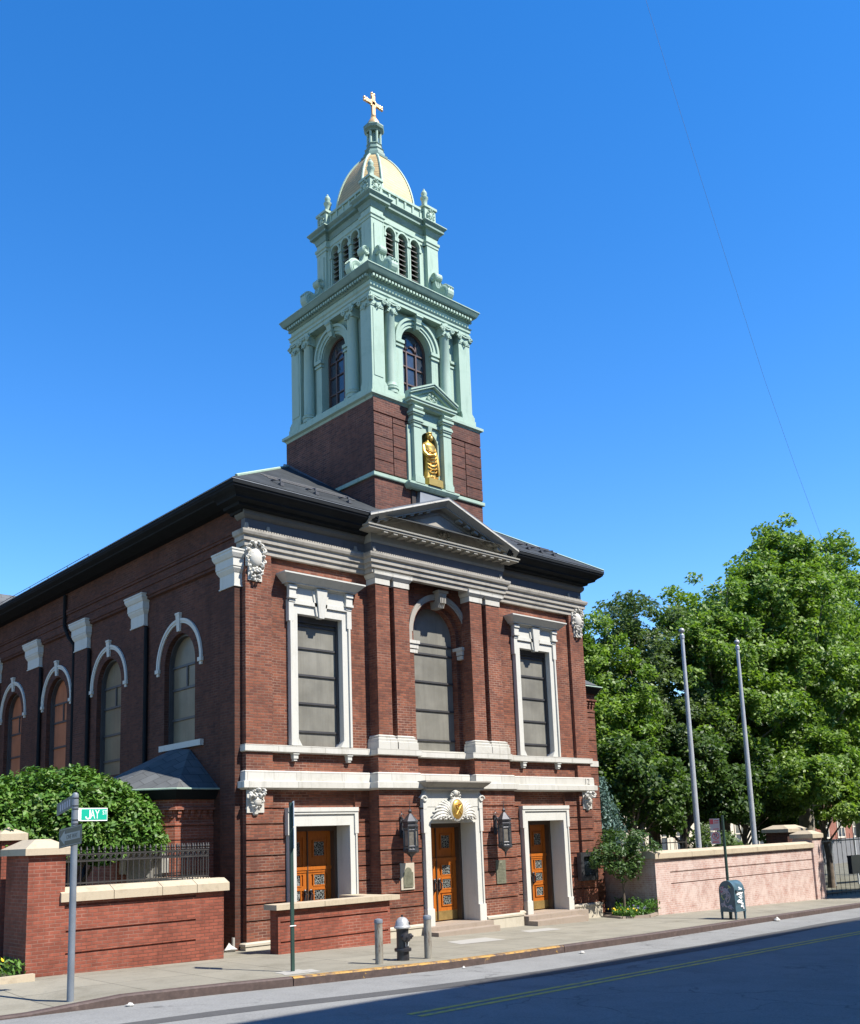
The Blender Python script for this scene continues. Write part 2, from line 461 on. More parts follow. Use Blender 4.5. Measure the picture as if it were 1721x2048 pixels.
class MB:
    """collects boxes, prisms, sweeps and turned shapes; build() links them as ONE mesh object"""
    def __init__(self, tf=None):
        self.v = []; self.f = []; self.tf = tf
    def P(self, *p):
        q = Vector(p if len(p) == 3 else p[0])
        if self.tf: q = Vector(self.tf(*q))
        self.v.append(q); return len(self.v) - 1
    def face(self, *idx): self.f.append(tuple(idx))
    def box(self, x0, x1, y0, y1, z0, z1):
        i = [self.P(x, y, z) for z in (z0, z1) for y in (y0, y1) for x in (x0, x1)]
        for a in ((0, 1, 3, 2), (4, 6, 7, 5), (0, 4, 5, 1), (1, 5, 7, 3), (3, 7, 6, 2), (2, 6, 4, 0)):
            self.face(*[i[k] for k in a])
        return self
    def hexa(self, lo, hi):
        """lo, hi: two lists of n points joined side to side and capped"""
        n = len(lo)
        a = [self.P(p) for p in lo]; b = [self.P(p) for p in hi]
        for k in range(n):
            self.face(a[k], a[(k + 1) % n], b[(k + 1) % n], b[k])
        self.face(*a[::-1]); self.face(*b)
        return self
    def prism(self, poly, w0, w1):
        """poly of (u,v) extruded along the third local axis"""
        return self.hexa([(u, v, w0) for u, v in poly], [(u, v, w1) for u, v in poly])
    def rings(self, rings, cap0=True, cap1=True, closed=False):
        ids = [[self.P(p) for p in r] for r in rings]
        n = len(ids[0])
        m = len(ids)
        for j in range(m if closed else m - 1):
            A, B = ids[j], ids[(j + 1) % m]
            for k in range(n):
                self.face(A[k], A[(k + 1) % n], B[(k + 1) % n], B[k])
        if not closed:
            if cap0: self.face(*ids[0][::-1])
            if cap1: self.face(*ids[-1])
        return self
    def lathe(self, cx, cy, prof, n=16, a0=0, sx=1, sy=1):
        return self.rings([[(cx + r * sx * math.cos(a0 + 2 * PI * k / n), cy + r * sy * math.sin(a0 + 2 * PI * k / n), z) for k in range(n)] for r, z in prof])
    def tube(self, pts, r, n=8, r1=None):
        pts = [Vector(p) for p in pts]
        rs = r if isinstance(r, (list, tuple)) else [r + ((r1 if r1 is not None else r) - r) * i / max(1, len(pts) - 1) for i in range(len(pts))]
        rings = []
        prev = None
        for i, p in enumerate(pts):
            d = (pts[min(i + 1, len(pts) - 1)] - pts[max(i - 1, 0)])
            d = d.normalized() if d.length > 1e-9 else Vector((0, 0, 1))
            if prev is None:
                a = d.orthogonal().normalized()
            else:
                a = (prev - d * prev.dot(d))
                a = a.normalized() if a.length > 1e-6 else d.orthogonal().normalized()
            prev = a
            b = d.cross(a)
            rings.append([tuple(p + (a * math.cos(2 * PI * k / n) + b * math.sin(2 * PI * k / n)) * rs[i]) for k in range(n)])
        return self.rings(rings)
    def ellipsoid(self, c, r, n=10, m=7):
        rg = []
        for j in range(m + 1):
            t = -PI / 2 + PI * j / m
            t = max(-PI / 2 + .05, min(PI / 2 - .05, t))
            rg.append([(c[0] + r[0] * math.cos(t) * math.cos(2 * PI * k / n), c[1] + r[1] * math.cos(t) * math.sin(2 * PI * k / n), c[2] + r[2] * math.sin(t)) for k in range(n)])
        return self.rings(rg)
    def sweep(self, path, prof, closed=False):
        """moulding: prof of (out, z) carried along a plan path, outward on the right hand side"""
        n = len(path)
        P = [Vector((p[0], p[1])) for p in path]
        mit = []
        for i in range(n):
            ns = []
            if closed or i > 0:
                d = (P[i] - P[i - 1]).normalized(); ns.append(Vector((d.y, -d.x)))
            if closed or i < n - 1:
                d = (P[(i + 1) % n] - P[i]).normalized(); ns.append(Vector((d.y, -d.x)))
            if len(ns) == 1: mit.append(ns[0])
            else: mit.append((ns[0] + ns[1]) / max(.15, 1 + ns[0].dot(ns[1])))
        rings = [[(P[i].x + mit[i].x * o, P[i].y + mit[i].y * o, z) for o, z in prof] for i in range(n)]
        return self.rings(rings, closed=closed)
    def arch_ring(self, cu, cv, r0, r1, w0, w1, a0=0, a1=PI, n=24):
        """part of a flat ring standing in the local u,v plane"""
        rg = []
        for k in range(n + 1):
            a = a0 + (a1 - a0) * k / n
            c, s = math.cos(a), math.sin(a)
            rg.append([(cu + r0 * c, cv + r0 * s, w0), (cu + r1 * c, cv + r1 * s, w0), (cu + r1 * c, cv + r1 * s, w1), (cu + r0 * c, cv + r0 * s, w1)])
        return self.rings(rg)
    def arch_fill(self, cu, cv, r, u0, u1, vtop, w0, w1, n=24):
        """wall above and beside a round arch: from the springing at cv up to vtop"""
        if u0 < cu - r: self.box3(u0, cu - r, cv, vtop, w0, w1)
        if u1 > cu + r: self.box3(cu + r, u1, cv, vtop, w0, w1)
        for k in range(n):
            a, b = PI - PI * k / n, PI - PI * (k + 1) / n
            ua, ub = cu + r * math.cos(a), cu + r * math.cos(b)
            va, vb = cv + r * math.sin(a), cv + r * math.sin(b)
            q = [(ua, va), (ub, vb), (ub, vtop), (ua, vtop)]
            f = [self.P(u, v, w0) for u, v in q]; g = [self.P(u, v, w1) for u, v in q]
            self.face(*f); self.face(*g[::-1]); self.face(f[0], g[0], g[1], f[1]); self.face(f[3], f[2], g[2], g[3])
        return self
    def box3(self, u0, u1, v0, v1, w0, w1):
        return self.box(u0, u1, v0, v1, w0, w1)
    def quad_sheet(self, pts):
        self.face(*[self.P(p) for p in pts]); return self
    def build(self, name, mat, parent=None, smooth=None, origin=None, recalc=True, kind=None):
        me = bpy.data.meshes.new(name)
        off = Vector(OFF[parent.name]) if parent is not None and origin is None else None
        V = self.v
        if off is None:
            if origin is None:
                xs = [p.x for p in V]; ys = [p.y for p in V]; zs = [p.z for p in V]
                origin = ((min(xs) + max(xs)) / 2, (min(ys) + max(ys)) / 2, min(zs))
            off = Vector(origin)
        me.from_pydata([tuple(p - off) for p in V], [], self.f)
        if recalc:
            bm = bmesh.new(); bm.from_mesh(me)
            bmesh.ops.recalc_face_normals(bm, faces=bm.faces)
            bm.to_mesh(me); bm.free()
        uvl = me.uv_layers.new(name='uv')
        data = np.zeros((len(me.loops), 2), np.float32)
        for p in me.polygons:
            n = p.normal
            if abs(n.z) > .75:
                for li in p.loop_indices:
                    q = me.vertices[me.loops[li].vertex_index].co + off
                    data[li] = (q.x, q.y)
            else:
                h = math.hypot(n.x, n.y) or 1
                tx, ty = -n.y / h, n.x / h
                sl = math.hypot(1, 0) / max(.3, h)
                for li in p.loop_indices:
                    q = me.vertices[me.loops[li].vertex_index].co + off
                    data[li] = (q.x * tx + q.y * ty, q.z * sl)
        uvl.data.foreach_set('uv', data.ravel())
        me.materials.append(mat)
        if smooth:
            me.polygons.foreach_set('use_smooth', [True] * len(me.polygons))
            if smooth != 'all':
                me.set_sharp_from_angle(angle=R(smooth if isinstance(smooth, (int, float)) and smooth > 1 else 35))
        o = bpy.data.objects.new(name, me)
        COL.objects.link(o)
        if parent is not None:
            o.parent = parent
            o.location = off - Vector(OFF[parent.name])
        else:
            o.location = off
        OFF[o.name] = tuple(off)
        if kind: o['kind'] = kind
        return o

def tag(o, label, cat, group=None):
    o['label'] = label; o['category'] = cat
    if group: o['group'] = group
    return o

def thing(name, label, cat, loc, group=None):
    o = bpy.data.objects.new(name, None)
    o.empty_display_size = .3
    COL.objects.link(o)
    o.location = loc
    OFF[o.name] = tuple(loc)
    return tag(o, label, cat, group)

def dup(root, loc, rz=0, label=None):
    """a copy of a thing with copies of its parts and sub-parts"""
    r = root.copy(); COL.objects.link(r)
    r.location = loc; r.rotation_euler = (0, 0, rz)
    if label: r['label'] = label
    for ch in root.children:
        c = ch.copy(); COL.objects.link(c); c.parent = r
        for g in ch.children:
            d = g.copy(); COL.objects.link(d); d.parent = c
    return r

def part_copy(o, parent=None):
    """a part and its sub-parts copied beside the first"""
    c = o.copy(); COL.objects.link(c)
    c.parent = parent or o.parent
    OFF[c.name] = OFF[o.name]
    for g in o.children:
        d = g.copy(); COL.objects.link(d); d.parent = c
        OFF[d.name] = OFF[g.name]
    return c

def lettering(text, size, tf, mat, name, parent, depth=.004, align='CENTER'):
    """mesh letters; tf maps local (u, v, w) to the world, baseline at v = 0"""
    cu = bpy.data.curves.new('text', 'FONT')
    cu.body = text; cu.size = size; cu.align_x = align; cu.extrude = depth / 2; cu.resolution_u = 3
    ob = bpy.data.objects.new('text', cu)
    COL.objects.link(ob)
    bpy.context.view_layer.update()
    me = bpy.data.meshes.new_from_object(ob.evaluated_get(bpy.context.evaluated_depsgraph_get()))
    mb = MB(tf)
    for v in me.vertices: mb.P(v.co.x, v.co.y, v.co.z)
    for p in me.polygons: mb.face(*p.vertices)
    bpy.data.objects.remove(ob); bpy.data.curves.remove(cu); bpy.data.meshes.remove(me)
    return mb.build(name, mat, parent)

def front(y0): return lambda u, v, w: (u, y0 - w, v)          # u along +x, v up, w towards the street
def leftside(x0): return lambda u, v, w: (x0 - w, u, v)       # u along +y, w towards -x
def gz(x): return 1.0 - .023 * max(-30, min(60, x))           # the street falls gently to the right

def cyma(z0, z1, o0, o1, n=5, flip=False):
    """S-curve profile from (o0,z0) to (o1,z1)"""
    out = []
    for k in range(n + 1):
        t = k / n
        s = t - math.sin(2 * PI * t) / (2 * PI) * (.9 if not flip else -.9)
        out.append((o0 + (o1 - o0) * s, z0 + (z1 - z0) * t))
    return out

def relief(mb, tf, cu, cv, a, b, seed, leaves=14, r=.05, depth=.07):
    """carved leaf scrolls: lumpy curls round an oval of half-axes a, b"""
    rr = random.Random(seed)
    keep = mb.tf; mb.tf = tf
    for k in range(leaves):
        t = 2 * PI * k / leaves
        u, v = cu + a * math.cos(t), cv + b * math.sin(t)
        q = rr.uniform(.7, 1.25) * r
        cur = t + rr.choice((-1, 1)) * rr.uniform(.7, 1.3)
        pts = []
        for j in range(5):
            s = j / 4
            pts.append((u + math.cos(cur + s * 2.4) * q * 1.5 * s, v + math.sin(cur + s * 2.4) * q * 1.5 * s, depth * (.45 + .55 * math.sin(PI * s))))
        mb.tube(pts, [q * .62, q * .6, q * .5, q * .4, q * .22], 6)
    mb.tf = keep
# ------------------------------------------------------------------ ground, road, sidewalk
CURB = [(-11.6, 2.0), (-11.5, -1.0), (-11.0, -3.0), (-9.8, -4.2), (-8, -4.45), (-6.4, -4.5), (-5.0, -4.53), (-3.4, -4.66), (-1.9, -4.86), (0.2, -5.06), (1.3, -5.16), (3, -5.1),
        (4.8, -5.0), (8.4, -4.8), (11.5, -4.52), (14.1, -4.24), (18, -3.92), (23, -3.5), (30, -3.2), (60, -3.0)]
def curb_y(x):
    pts = CURB[3:]
    if x <= pts[0][0]: return pts[0][1]
    for a, b in zip(pts, pts[1:]):
        if x <= b[0]:
            return a[1] + (b[1] - a[1]) * (x - a[0]) / (b[0] - a[0])
    return pts[-1][1]
ROAD = -.15
def curb_h(x):                      # the curb drops away to a ramp at the street corner
    t = max(0, min(1, (x + 7.0) / 2.2))
    return .02 + .13 * t * t * (3 - 2 * t)

g = MB()
XS = [-900, -300, -80, -45, -30] + list(range(-28, 62, 3)) + [75, 110, 200, 400, 1200]
YS = [-900, -200, -60, -40, -24, -18, -14, -10, -6, -4, 0, 10, 30, 80, 300, 1400]
ids = [[g.P(x, y, gz(x) - .30) for x in XS] for y in YS]
for j in range(len(YS) - 1):
    for i in range(len(XS) - 1):
        g.face(ids[j][i], ids[j][i + 1], ids[j + 1][i + 1], ids[j + 1][i])
g.build('ground', M['ground'], kind='structure', recalc=False)

def strip(name, mat, xs, ya, yb, dz, kind='structure'):
    """a sheet between two lines that run along the street"""
    m = MB()
    A = [m.P(x, ya(x), gz(x) + dz) for x in xs]; B = [m.P(x, yb(x), gz(x) + dz) for x in xs]
    for i in range(len(xs) - 1): m.face(A[i], A[i + 1], B[i + 1], B[i])
    return m.build(name, mat, kind=kind, recalc=False)
xr = [-60, -30, -20, -14, -11, -9.8] + [-9 + 1.0 * k for k in range(0, 70)] + [80, 120]
strip('road', M['asphalt'], xr, lambda x: -15.5, lambda x: curb_y(x) + .12, ROAD)
cs = MB()
a = [cs.P(x, y, gz(x) + ROAD - .004) for x, y in ((-24, -10), (-11, -10), (-11, 90), (-24, 90))]
cs.face(*a)
cs.build('cross_street', M['asphalt'], kind='structure', recalc=False)
strip('far_sidewalk', M['sidewalk'], [-8, 0, 10, 20, 30, 45, 60, 80], lambda x: -20.95 + .045 * (x + 8), lambda x: -15.4, -.01)
xp = [-7.5 + .75 * k for k in range(0, 90)]
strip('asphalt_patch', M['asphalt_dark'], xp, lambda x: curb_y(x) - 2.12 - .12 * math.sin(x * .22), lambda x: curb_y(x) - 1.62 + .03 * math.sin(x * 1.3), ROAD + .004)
def yline(x): return curb_y(x) - 3.62 if x > 1.2 else -8.78 + .0 * x
xl = [-2.75 + .75 * k for k in range(0, 82)]
def yl(x):
    return -8.72 + .052 * (x + 2.7) if x < 30 else -7.02
M['roadyellow'], _nt, _b = new_mat('worn_road_yellow')
_p = geo_pos(_nt)
_c = mixc(_nt, ramp(_nt, noise(_nt, _p, 7, 6, .8), [(.48, 0.0), (.66, 1.0)]), (.62, .42, .07), (.2, .19, .16))
_nt.links.new(_c, _b.inputs['Base Color']); _b.inputs['Roughness'].default_value = .8
strip('road_line', M['roadyellow'], xl, lambda x: yl(x) - .17, lambda x: yl(x) - .06, ROAD + .004)
strip('road_line', M['roadyellow'], xl, lambda x: yl(x) + .06, lambda x: yl(x) + .17, ROAD + .004)

# sidewalk with its steel-faced curb
sw = MB()
top = [(x, y) for x, y in CURB]
n = len(top)
A = [sw.P(x, y + .14 if i > 3 else y, gz(x) + ROAD + curb_h(x)) for i, (x, y) in enumerate(top)]
B = [sw.P(x if x > -11 else x + .3, 6.0 if x > -11.2 else y, gz(x)) for x, y in top]
Mid = [sw.P(x, max(y + .9, y * .5 + .5), gz(x)) for x, y in top]
for i in range(3, n - 1):
    sw.face(A[i], A[i + 1], Mid[i + 1], Mid[i]); sw.face(Mid[i], Mid[i + 1], B[i + 1], B[i])
sw.face(A[0], A[1], A[2], A[3], Mid[3], B[3])
sw.build('sidewalk', M['sidewalk'], kind='structure', recalc=False)
def curb_piece(name, mat, x0, x1):
    m = MB()
    xs = [x0] + [x for x, y in CURB[4:] if x0 < x < x1] + [x1]
    fine = []
    for a, b in zip(xs, xs[1:]):
        k = max(1, int((b - a) / .8))
        fine += [a + (b - a) * i / k for i in range(k)]
    fine.append(x1)
    m.rings([[(x, curb_y(x) - .02, gz(x) + ROAD - .1), (x, curb_y(x) - .02, gz(x) + ROAD + curb_h(x) - .02), (x, curb_y(x) + .01, gz(x) + ROAD + curb_h(x) + .004),
              (x, curb_y(x) + .145, gz(x) + ROAD + curb_h(x) + .004), (x, curb_y(x) + .145, gz(x) + ROAD - .1)] for x in fine])
    return m.build(name, mat, kind='structure')
curb_piece('curb', M['curb'], -9.6, -2.1)
curb_piece('curb', M['curbyellow'], -2.08, 4.9)
curb_piece('curb', M['curb'], 4.92, 60)
# a concrete patch round each post foot and cellar door in the pavement
pt = MB()
for x, y, a, b in ((-1.6, -4.3, .42, .2), (4.6, -2.5, .8, .4), (7.8, -1.75, .7, .3)):
    z = gz(x) + .004
    k = [(x - a, y - b), (x + a * .8, y - b * 1.1), (x + a, y + b), (x - a * .7, y + b * .8)]
    pt.face(*[pt.P(u, v, gz(u) + .004) for u, v in k])
pt.build('pavement_patch', M['concrete'], kind='structure', recalc=False)
# park lawn behind the walls
lawn = MB()
a = [lawn.P(x, y, gz(x) + .03) for x, y in ((13.6, 1.4), (27, .2), (60, .2), (90, 60), (13.6, 60))]
lawn.face(*a)
lawn.build('park_lawn', M['ground'], kind='structure', recalc=False)

# ------------------------------------------------------------------ the building over the road whose shadow lies on the asphalt
ob = thing('office_building', 'tall brick building on the far side of the road that shades the asphalt', 'building', (20, -33, gz(20)))
skew = lambda x, y, z: (x, y + .045 * (x + 8), z)                # unseen building slanted so its shadow edge crosses the road as wanted
m = MB(skew); m.box(-8, 62, -46, -21, -.6, 19.5); m.build('wall', M['distbrick'], ob)
m = MB(skew); m.sweep([(62, -21), (-8, -21), (-8, -46), (62, -46)], [(0, 18.7), (.12, 18.75), (.2, 19.2), (.2, 19.55), (0, 19.6)], closed=True); m.build('cornice', M['greystone'], ob)
wf = MB(skew)
for a in ((-4.1, -4, 2.6, 4.8), (-2.4, -2.3, 2.6, 4.8), (-4.1, -2.3, 4.8, 4.95), (-4.2, -2.2, 2.45, 2.6)):
    wf.box(a[0], a[1], -21.02, -20.9, a[2], a[3])
f0 = wf.build('window', M['greystone'], ob)
m = MB(skew); m.box(-4, -2.4, -21.01, -20.97, 2.6, 4.8); m.build('pane', M['glassdark'], f0)
for k in range(8):
    for j in range(3):
        if k or j:
            f = part_copy(f0); f.location = (8.2 * k, .045 * 8.2 * k, 5.2 * j)
# ------------------------------------------------------------------ the church: entrance front
church = thing('church', 'red brick church with white stone trim, pediment and green copper bell tower with gold dome', 'church', (6.3, 0, .8))
TOPZ = 11.1
GROOVE = [4.13 - .359 * k for k in range(8)]

def slabs(mb, x0, x1, yf, z0, z1, d=.055, gap=.018):
    """brick courses proud of the wall with open joints between them"""
    zs = [z1] + [z for z in GROOVE if z0 + .1 < z < z1 - .05] + [z0]
    for i in range(len(zs) - 1):
        a = zs[i] - (gap if i else 0); b = zs[i + 1] + (gap if i < len(zs) - 2 else 0)
        mb.box(x0, x1, yf, yf + d + .01, b, a)

w = MB()
D = .055
for x0, x1 in ((0, .72), (11.95, 12.6)):                       # corner piers
    w.box(x0, x1, D, .7, .55, 4.6)
    slabs(w, x0, x1, 0, 1.1, 4.6)
    w.box(x0, x1, 0, .7, 4.6, TOPZ)
def door_bay(x0, x1, o0, o1, ztop, yf, s0, s1, stop, zs0=1.1):
    w.box(x0, o0, yf + D, yf + .95, .5, 4.62)
    w.box(o1, x1, yf + D, yf + .95, .5, 4.62)
    w.box(o0, o1, yf + D, yf + .95, ztop, 4.62)
    slabs(w, x0, s0, yf, zs0, 4.62)
    slabs(w, s1, x1, yf, zs0, 4.62)
    # sunk panel over the door
    w.box(s0, s0 + .1, yf, yf + D + .01, stop, 4.62); w.box(s1 - .06, s1, yf, yf + D + .01, stop, 4.62)
    w.box(s0 + .1, s1 - .06, yf, yf + D + .01, 4.46, 4.62)
door_bay(.72, 3.66, 1.35, 2.96, 3.72, .1, 1.12, 3.27, 4.13)
door_bay(8.66, 11.95, 9.5, 11.13, 3.72, .1, 9.27, 11.42, 4.13)
# central block at street level
w.box(3.66, 5.3, -.3 + D, .8, .5, 4.6); w.box(6.96, 8.66, -.3 + D, .8, .5, 4.6); w.box(5.3, 6.96, -.3 + D, .8, 3.72, 4.6)
slabs(w, 3.66, 5.07, -.3, 1.1, 4.6); slabs(w, 7.29, 8.66, -.3, 1.1, 4.6)
# band between the two stone courses and the upper storey
for x0, x1, o0, o1 in ((.72, 3.76, 1.47, 2.85), (8.5, 11.95, 9.54, 10.92)):
    w.box(x0, x1, .1, .8, 4.62, 5.62)
    w.box(x0, o0, .1, .8, 5.62, TOPZ); w.box(o1, x1, .1, .8, 5.62, TOPZ); w.box(o0, o1, .1, .8, 8.88, TOPZ)
w.box(3.76, 8.5, .1, .8, 4.62, 5.62)
AC, AR, AS = 6.32, .825, 8.9
w.box(3.76, AC - .97, .1, .3, 5.62, AS); w.box(AC + .97, 8.5, .1, .3, 5.62, AS)
w.tf = front(.1)
w.arch_fill(AC, AS, .97, 3.76, 8.5, TOPZ, 0, -.2)
w.tf = front(.3)
w.box3(4.8, AC - AR, 5.62, AS, 0, -.45); w.box3(AC + AR, 7.9, 5.62, AS, 0, -.45)
w.arch_fill(AC, AS, AR, 4.8, 7.9, 10.3, 0, -.45)
w.tf = None
# blocks under the pilaster pairs
for x0, x1 in ((3.68, 5.02), (7.12, 8.54)):
    w.box(x0, x1, -.29, .2, 4.6, 5.5)
w.build('wall', M['brick'], church)

# pilaster pairs: shaft (brick) > capital, base
for i, (x0, x1) in enumerate(((3.76, 4.22), (4.39, 4.90), (7.22, 7.70), (7.88, 8.43))):
    m = MB(); m.box(x0, x1, -.25, .12, 5.6, 9.95)
    p = m.build('pilaster', M['brick'], church)
    m = MB()
    pth = [(x0, .1), (x0, -.25), (x1, -.25), (x1, .1)]
    m.sweep(pth, [(0, 9.93), (.02, 9.93), (.02, 10.08), (.03, 10.09), (.09, 10.17), (.09, 10.24), (.10, 10.27), (0, 10.27)])
    m.box(x0, x1, -.25, .1, 9.93, 10.27)
    m.build('capital', M['white'], p)
    m = MB()
    m.sweep(pth, [(0, 5.6), (.10, 5.6), (.10, 5.78), (.08, 5.79), (.085, 5.86), (.04, 5.88), (.055, 5.93), (.0, 5.96)])
    m.build('base', M['white'], p)
# white sill course and belt course, broken forward round the pilaster pairs
def course_path(e=0):
    return [(0, .5), (0, 0), (.72, 0), (.72, .1), (3.68, .1), (3.68, -.29), (5.02, -.29), (5.02, .1), (7.12, .1), (7.12, -.29), (8.54, -.29), (8.54, .1), (11.95, .1), (11.95, 0), (12.6, 0), (12.6, .5)]
m = MB()
m.sweep([(0, .3), (0, 0), (3.68, 0), (3.68, -.29), (5.06, -.29), (5.06, .0), (7.08, .0), (7.08, -.29), (8.54, -.29), (8.54, 0), (12.6, 0), (12.6, .3)],
        [(-.12, 5.43), (.03, 5.43), (.06, 5.45), (.06, 5.60), (-.12, 5.625)])
m.build('sill_course', M['white'], church)
m = MB()
m.sweep([(0, .3), (0, 0), (3.66, 0), (3.66, -.30), (5.0, -.30), (5.0, -.08), (7.14, -.08), (7.14, -.30), (8.6, -.30), (8.6, 0), (12.6, 0), (12.6, .3)],
        [(-.12, 4.56), (.04, 4.56), (.10, 4.60), (.13, 4.60), (.13, 4.745), (.06, 4.76), (.055, 4.98), (.03, 5.0), (-.12, 5.0)])
belt = m.build('belt_course', M['white'], church)
# sill brackets
for x in (1.30, 2.92, 9.42, 10.98):
    m = MB(); m.box(x, x + .13, -.02, .12, 5.30, 5.43); m.box(x - .02, x + .15, -.04, .12, 5.40, 5.43); m.box(x + .02, x + .11, -.0, .12, 5.25, 5.30)
    m.build('bracket', M['trim'], church)
# faint painted-over digits at the right end of the belt course
M['fadedpaint'] = plain('faded_paint', (.24, .235, .21), .8, var=.2, scale=20)
for t, x in (('12', 12.2),):
    lettering(t, .27, (lambda u, v, q: (12.30 + u, -.066 - q, 4.785 + v)), M['fadedpaint'], 'faded_number', belt)

# plinth along the pavement
for pth in ([(0, .4), (0, 0), (1.12, 0)], [(3.27, .1), (3.66, .1), (3.66, -.3), (5.06, -.3)], [(7.29, -.3), (8.66, -.3), (8.66, .1), (9.27, .1)], [(11.42, 0.1), (11.6, 0), (12.6, 0), (12.6, .6)]):
    m = MB(); m.sweep(pth, [(-.06, .3), (.07, .3), (.07, 1.08), (.09, 1.09), (.09, 1.14), (.02, 1.17), (-.06, 1.17)])
    m.build('plinth', M['plinth'], church)

# ---- entablature
M['bedstone'] = stone('shaded_moulding', (.12, .115, .10), (.6, .6, .6), .6)  # limestone darkened, the shadow below the gutter put into its colour
EP = [(0, .32), (0, 0), (3.62, 0), (3.62, -.30), (8.6, -.30), (8.6, 0), (12.6, 0), (12.6, .32)]
m = MB()
m.sweep(EP, [(-.15, 10.2), (.01, 10.2), (.01, 10.32), (.055, 10.33), (.055, 10.45), (.10, 10.46), (.10, 10.57), (.15, 10.60), (.17, 10.66), (.17, 10.71), (-.15, 10.74)])
ent = m.build('architrave', M['greystone'], church)
m = MB()
for i in range(len(EP) - 1):                                   # small upright leaves along the top of the moulding
    a, b = Vector(EP[i]), Vector(EP[i + 1])
    L = (b - a).length; d = (b - a).normalized(); nrm = Vector((d.y, -d.x))
    if L < .5: continue
    k = int(L / .075)
    for j in range(k):
        p = a + d * (j + .5) * L / k + nrm * .07
        h = .07
        m.box(p.x - .026, p.x + .026, p.y - .02, p.y + .05, 10.70, 10.70 + h)
for x in (.02, .62, 3.68, 3.3, 8.48, 8.72, 11.98, 12.5):
    y = -.37 if 3.6 < x < 8.6 else -.07
    m.prism([(x - .06, 10.7), (x + .06, 10.7), (x + .05, 10.86), (x, 10.93), (x - .05, 10.86)], y, y + .08) if False else m.hexa([(x - .06, y, 10.7), (x + .06, y, 10.7), (x + .06, y + .08, 10.7), (x - .06, y + .08, 10.7)], [(x - .03, y + .02, 10.9), (x + .03, y + .02, 10.9), (x + .03, y + .06, 10.9), (x - .03, y + .06, 10.9)])
m.build('leaf_cresting', M['greystone'], ent)
m = MB()
m.sweep(EP, [(-.2, 10.7), (.015, 10.7), (.015, 11.16), (-.2, 11.16)])
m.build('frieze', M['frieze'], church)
for pth in ([(0, .32), (0, 0), (3.62, 0)], [(8.6, 0), (12.6, 0), (12.6, .32)]):
    m = MB(); m.sweep(pth, [(-.15, 11.02), (.03, 11.02), (.06, 11.05), (.10, 11.10), (.11, 11.16), (.11, 11.2), (-.15, 11.2)])
    m.build('bed_moulding', M['bedstone'], church)
GP = [(-.1, 11.14), (.06, 11.14), (.08, 11.20), (.24, 11.23), (.26, 11.30), (.38, 11.33)] + cyma(11.34, 11.57, .42, .62, 5) + [(.64, 11.58), (.64, 11.655), (.58, 11.67), (-.1, 11.69)]
GS = [(-.1, 11.36), (.14, 11.36), (.32, 11.40), (.44, 11.43)] + cyma(11.44, 11.57, .47, .62, 4) + [(.638, 11.585), (.638, 11.65), (.58, 11.665), (-.1, 11.685)]
for pth, pf in (([(-.08, .45), (-.08, 0), (3.62, 0)], GP), ([(8.6, 0), (12.48, 0), (12.48, .45)], GP), ([(-.08, 21), (-.08, .45)], GS), ([(12.48, .45), (12.48, 21)], GS)):
    m = MB(); m.sweep(pth, pf); m.build('gutter', M['gutter'], church)
m = MB()
for pth in ([(-.73, 21), (-.73, -.645), (3.5, -.645)], [(8.75, -.645), (13.13, -.645), (13.13, 21)]):
    m.tube([(x, y, 11.67) for x, y in pth], .012, 6)
m.build('gutter_edge', M['lead'], church)

# ---- pediment
ped = MB()
PP = [(3.62, .1), (3.62, -.30), (8.6, -.30), (8.6, .1)]
ped.sweep(PP, [(-.1, 11.02), (.03, 11.02), (.05, 11.08), (.05, 11.26), (.36, 11.28), (.36, 11.34), (.39, 11.345), (.39, 11.385), (.2, 11.43), (-.1, 11.45)])
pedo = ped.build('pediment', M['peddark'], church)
XA, ZA, XL, XR, ZT = 6.12, 12.27, 3.30, 8.94, 11.27
def rake(prof, name, mat, xl=XL, xr=XR, dz=0):
    m = MB()
    rg = []
    for x, z in ((xl, ZT), (XA, ZA), (xr, ZT)):
        rg.append([(x, -.30 - o, z + dz + q) for o, q in prof])
    m.rings(rg)
    return m.build(name, mat, pedo)
rake([(-.1, 0), (.03, 0), (.05, .03), (.05, .135), (.26, .14), (.26, .175), (.275, .18), (.33, .235), (.405, .305), (-.1, .31)], 'raking_cornice', M['peddark'])
rake([(-.1, .311), (.41, .311), (.41, .36), (-.1, .375)], 'raking_edge', M['white'])  # white strip painted brighter than the cornice as its sunlit lip
m = MB(); m.hexa([(3.6, -.31, 11.45), (8.6, -.31, 11.45), (XA, -.31, 12.32)], [(3.6, -.2, 11.45), (8.6, -.2, 11.45), (XA, -.2, 12.32)])
tym = m.build('tympanum', M['greystone'], pedo)
m = MB(); relief(m, front(-.31), XA + .1, 11.63, .22, .10, 3, 9, .06, .05)
m.build('carving', M['peddark'], tym)
for k in range(15):                                            # blocks below both cornices
    x = 3.78 + k * .333
    dn = MB(); dn.box(x, x + .14, -.64, -.345, 11.225, 11.285); dn.build('modillion', M['peddark'], pedo)
for s, xe in ((-1, XL), (1, XR)):
    for k in range(2, 9):
        t = k / 9.2
        x = XA + (xe - XA) * t; z = ZA + (ZT - ZA) * t
        dn = MB(); dn.hexa([(x - .07, -.36, z + .07), (x + .07, -.36, z + .07 - s * .05), (x + .07, -.53, z + .07 - s * .05), (x - .07, -.53, z + .07)],
                [(x - .07, -.36, z + .138), (x + .07, -.36, z + .138 - s * .05), (x + .07, -.53, z + .138 - s * .05), (x - .07, -.53, z + .138)])
        dn.build('modillion', M['peddark'], pedo)
m = MB()
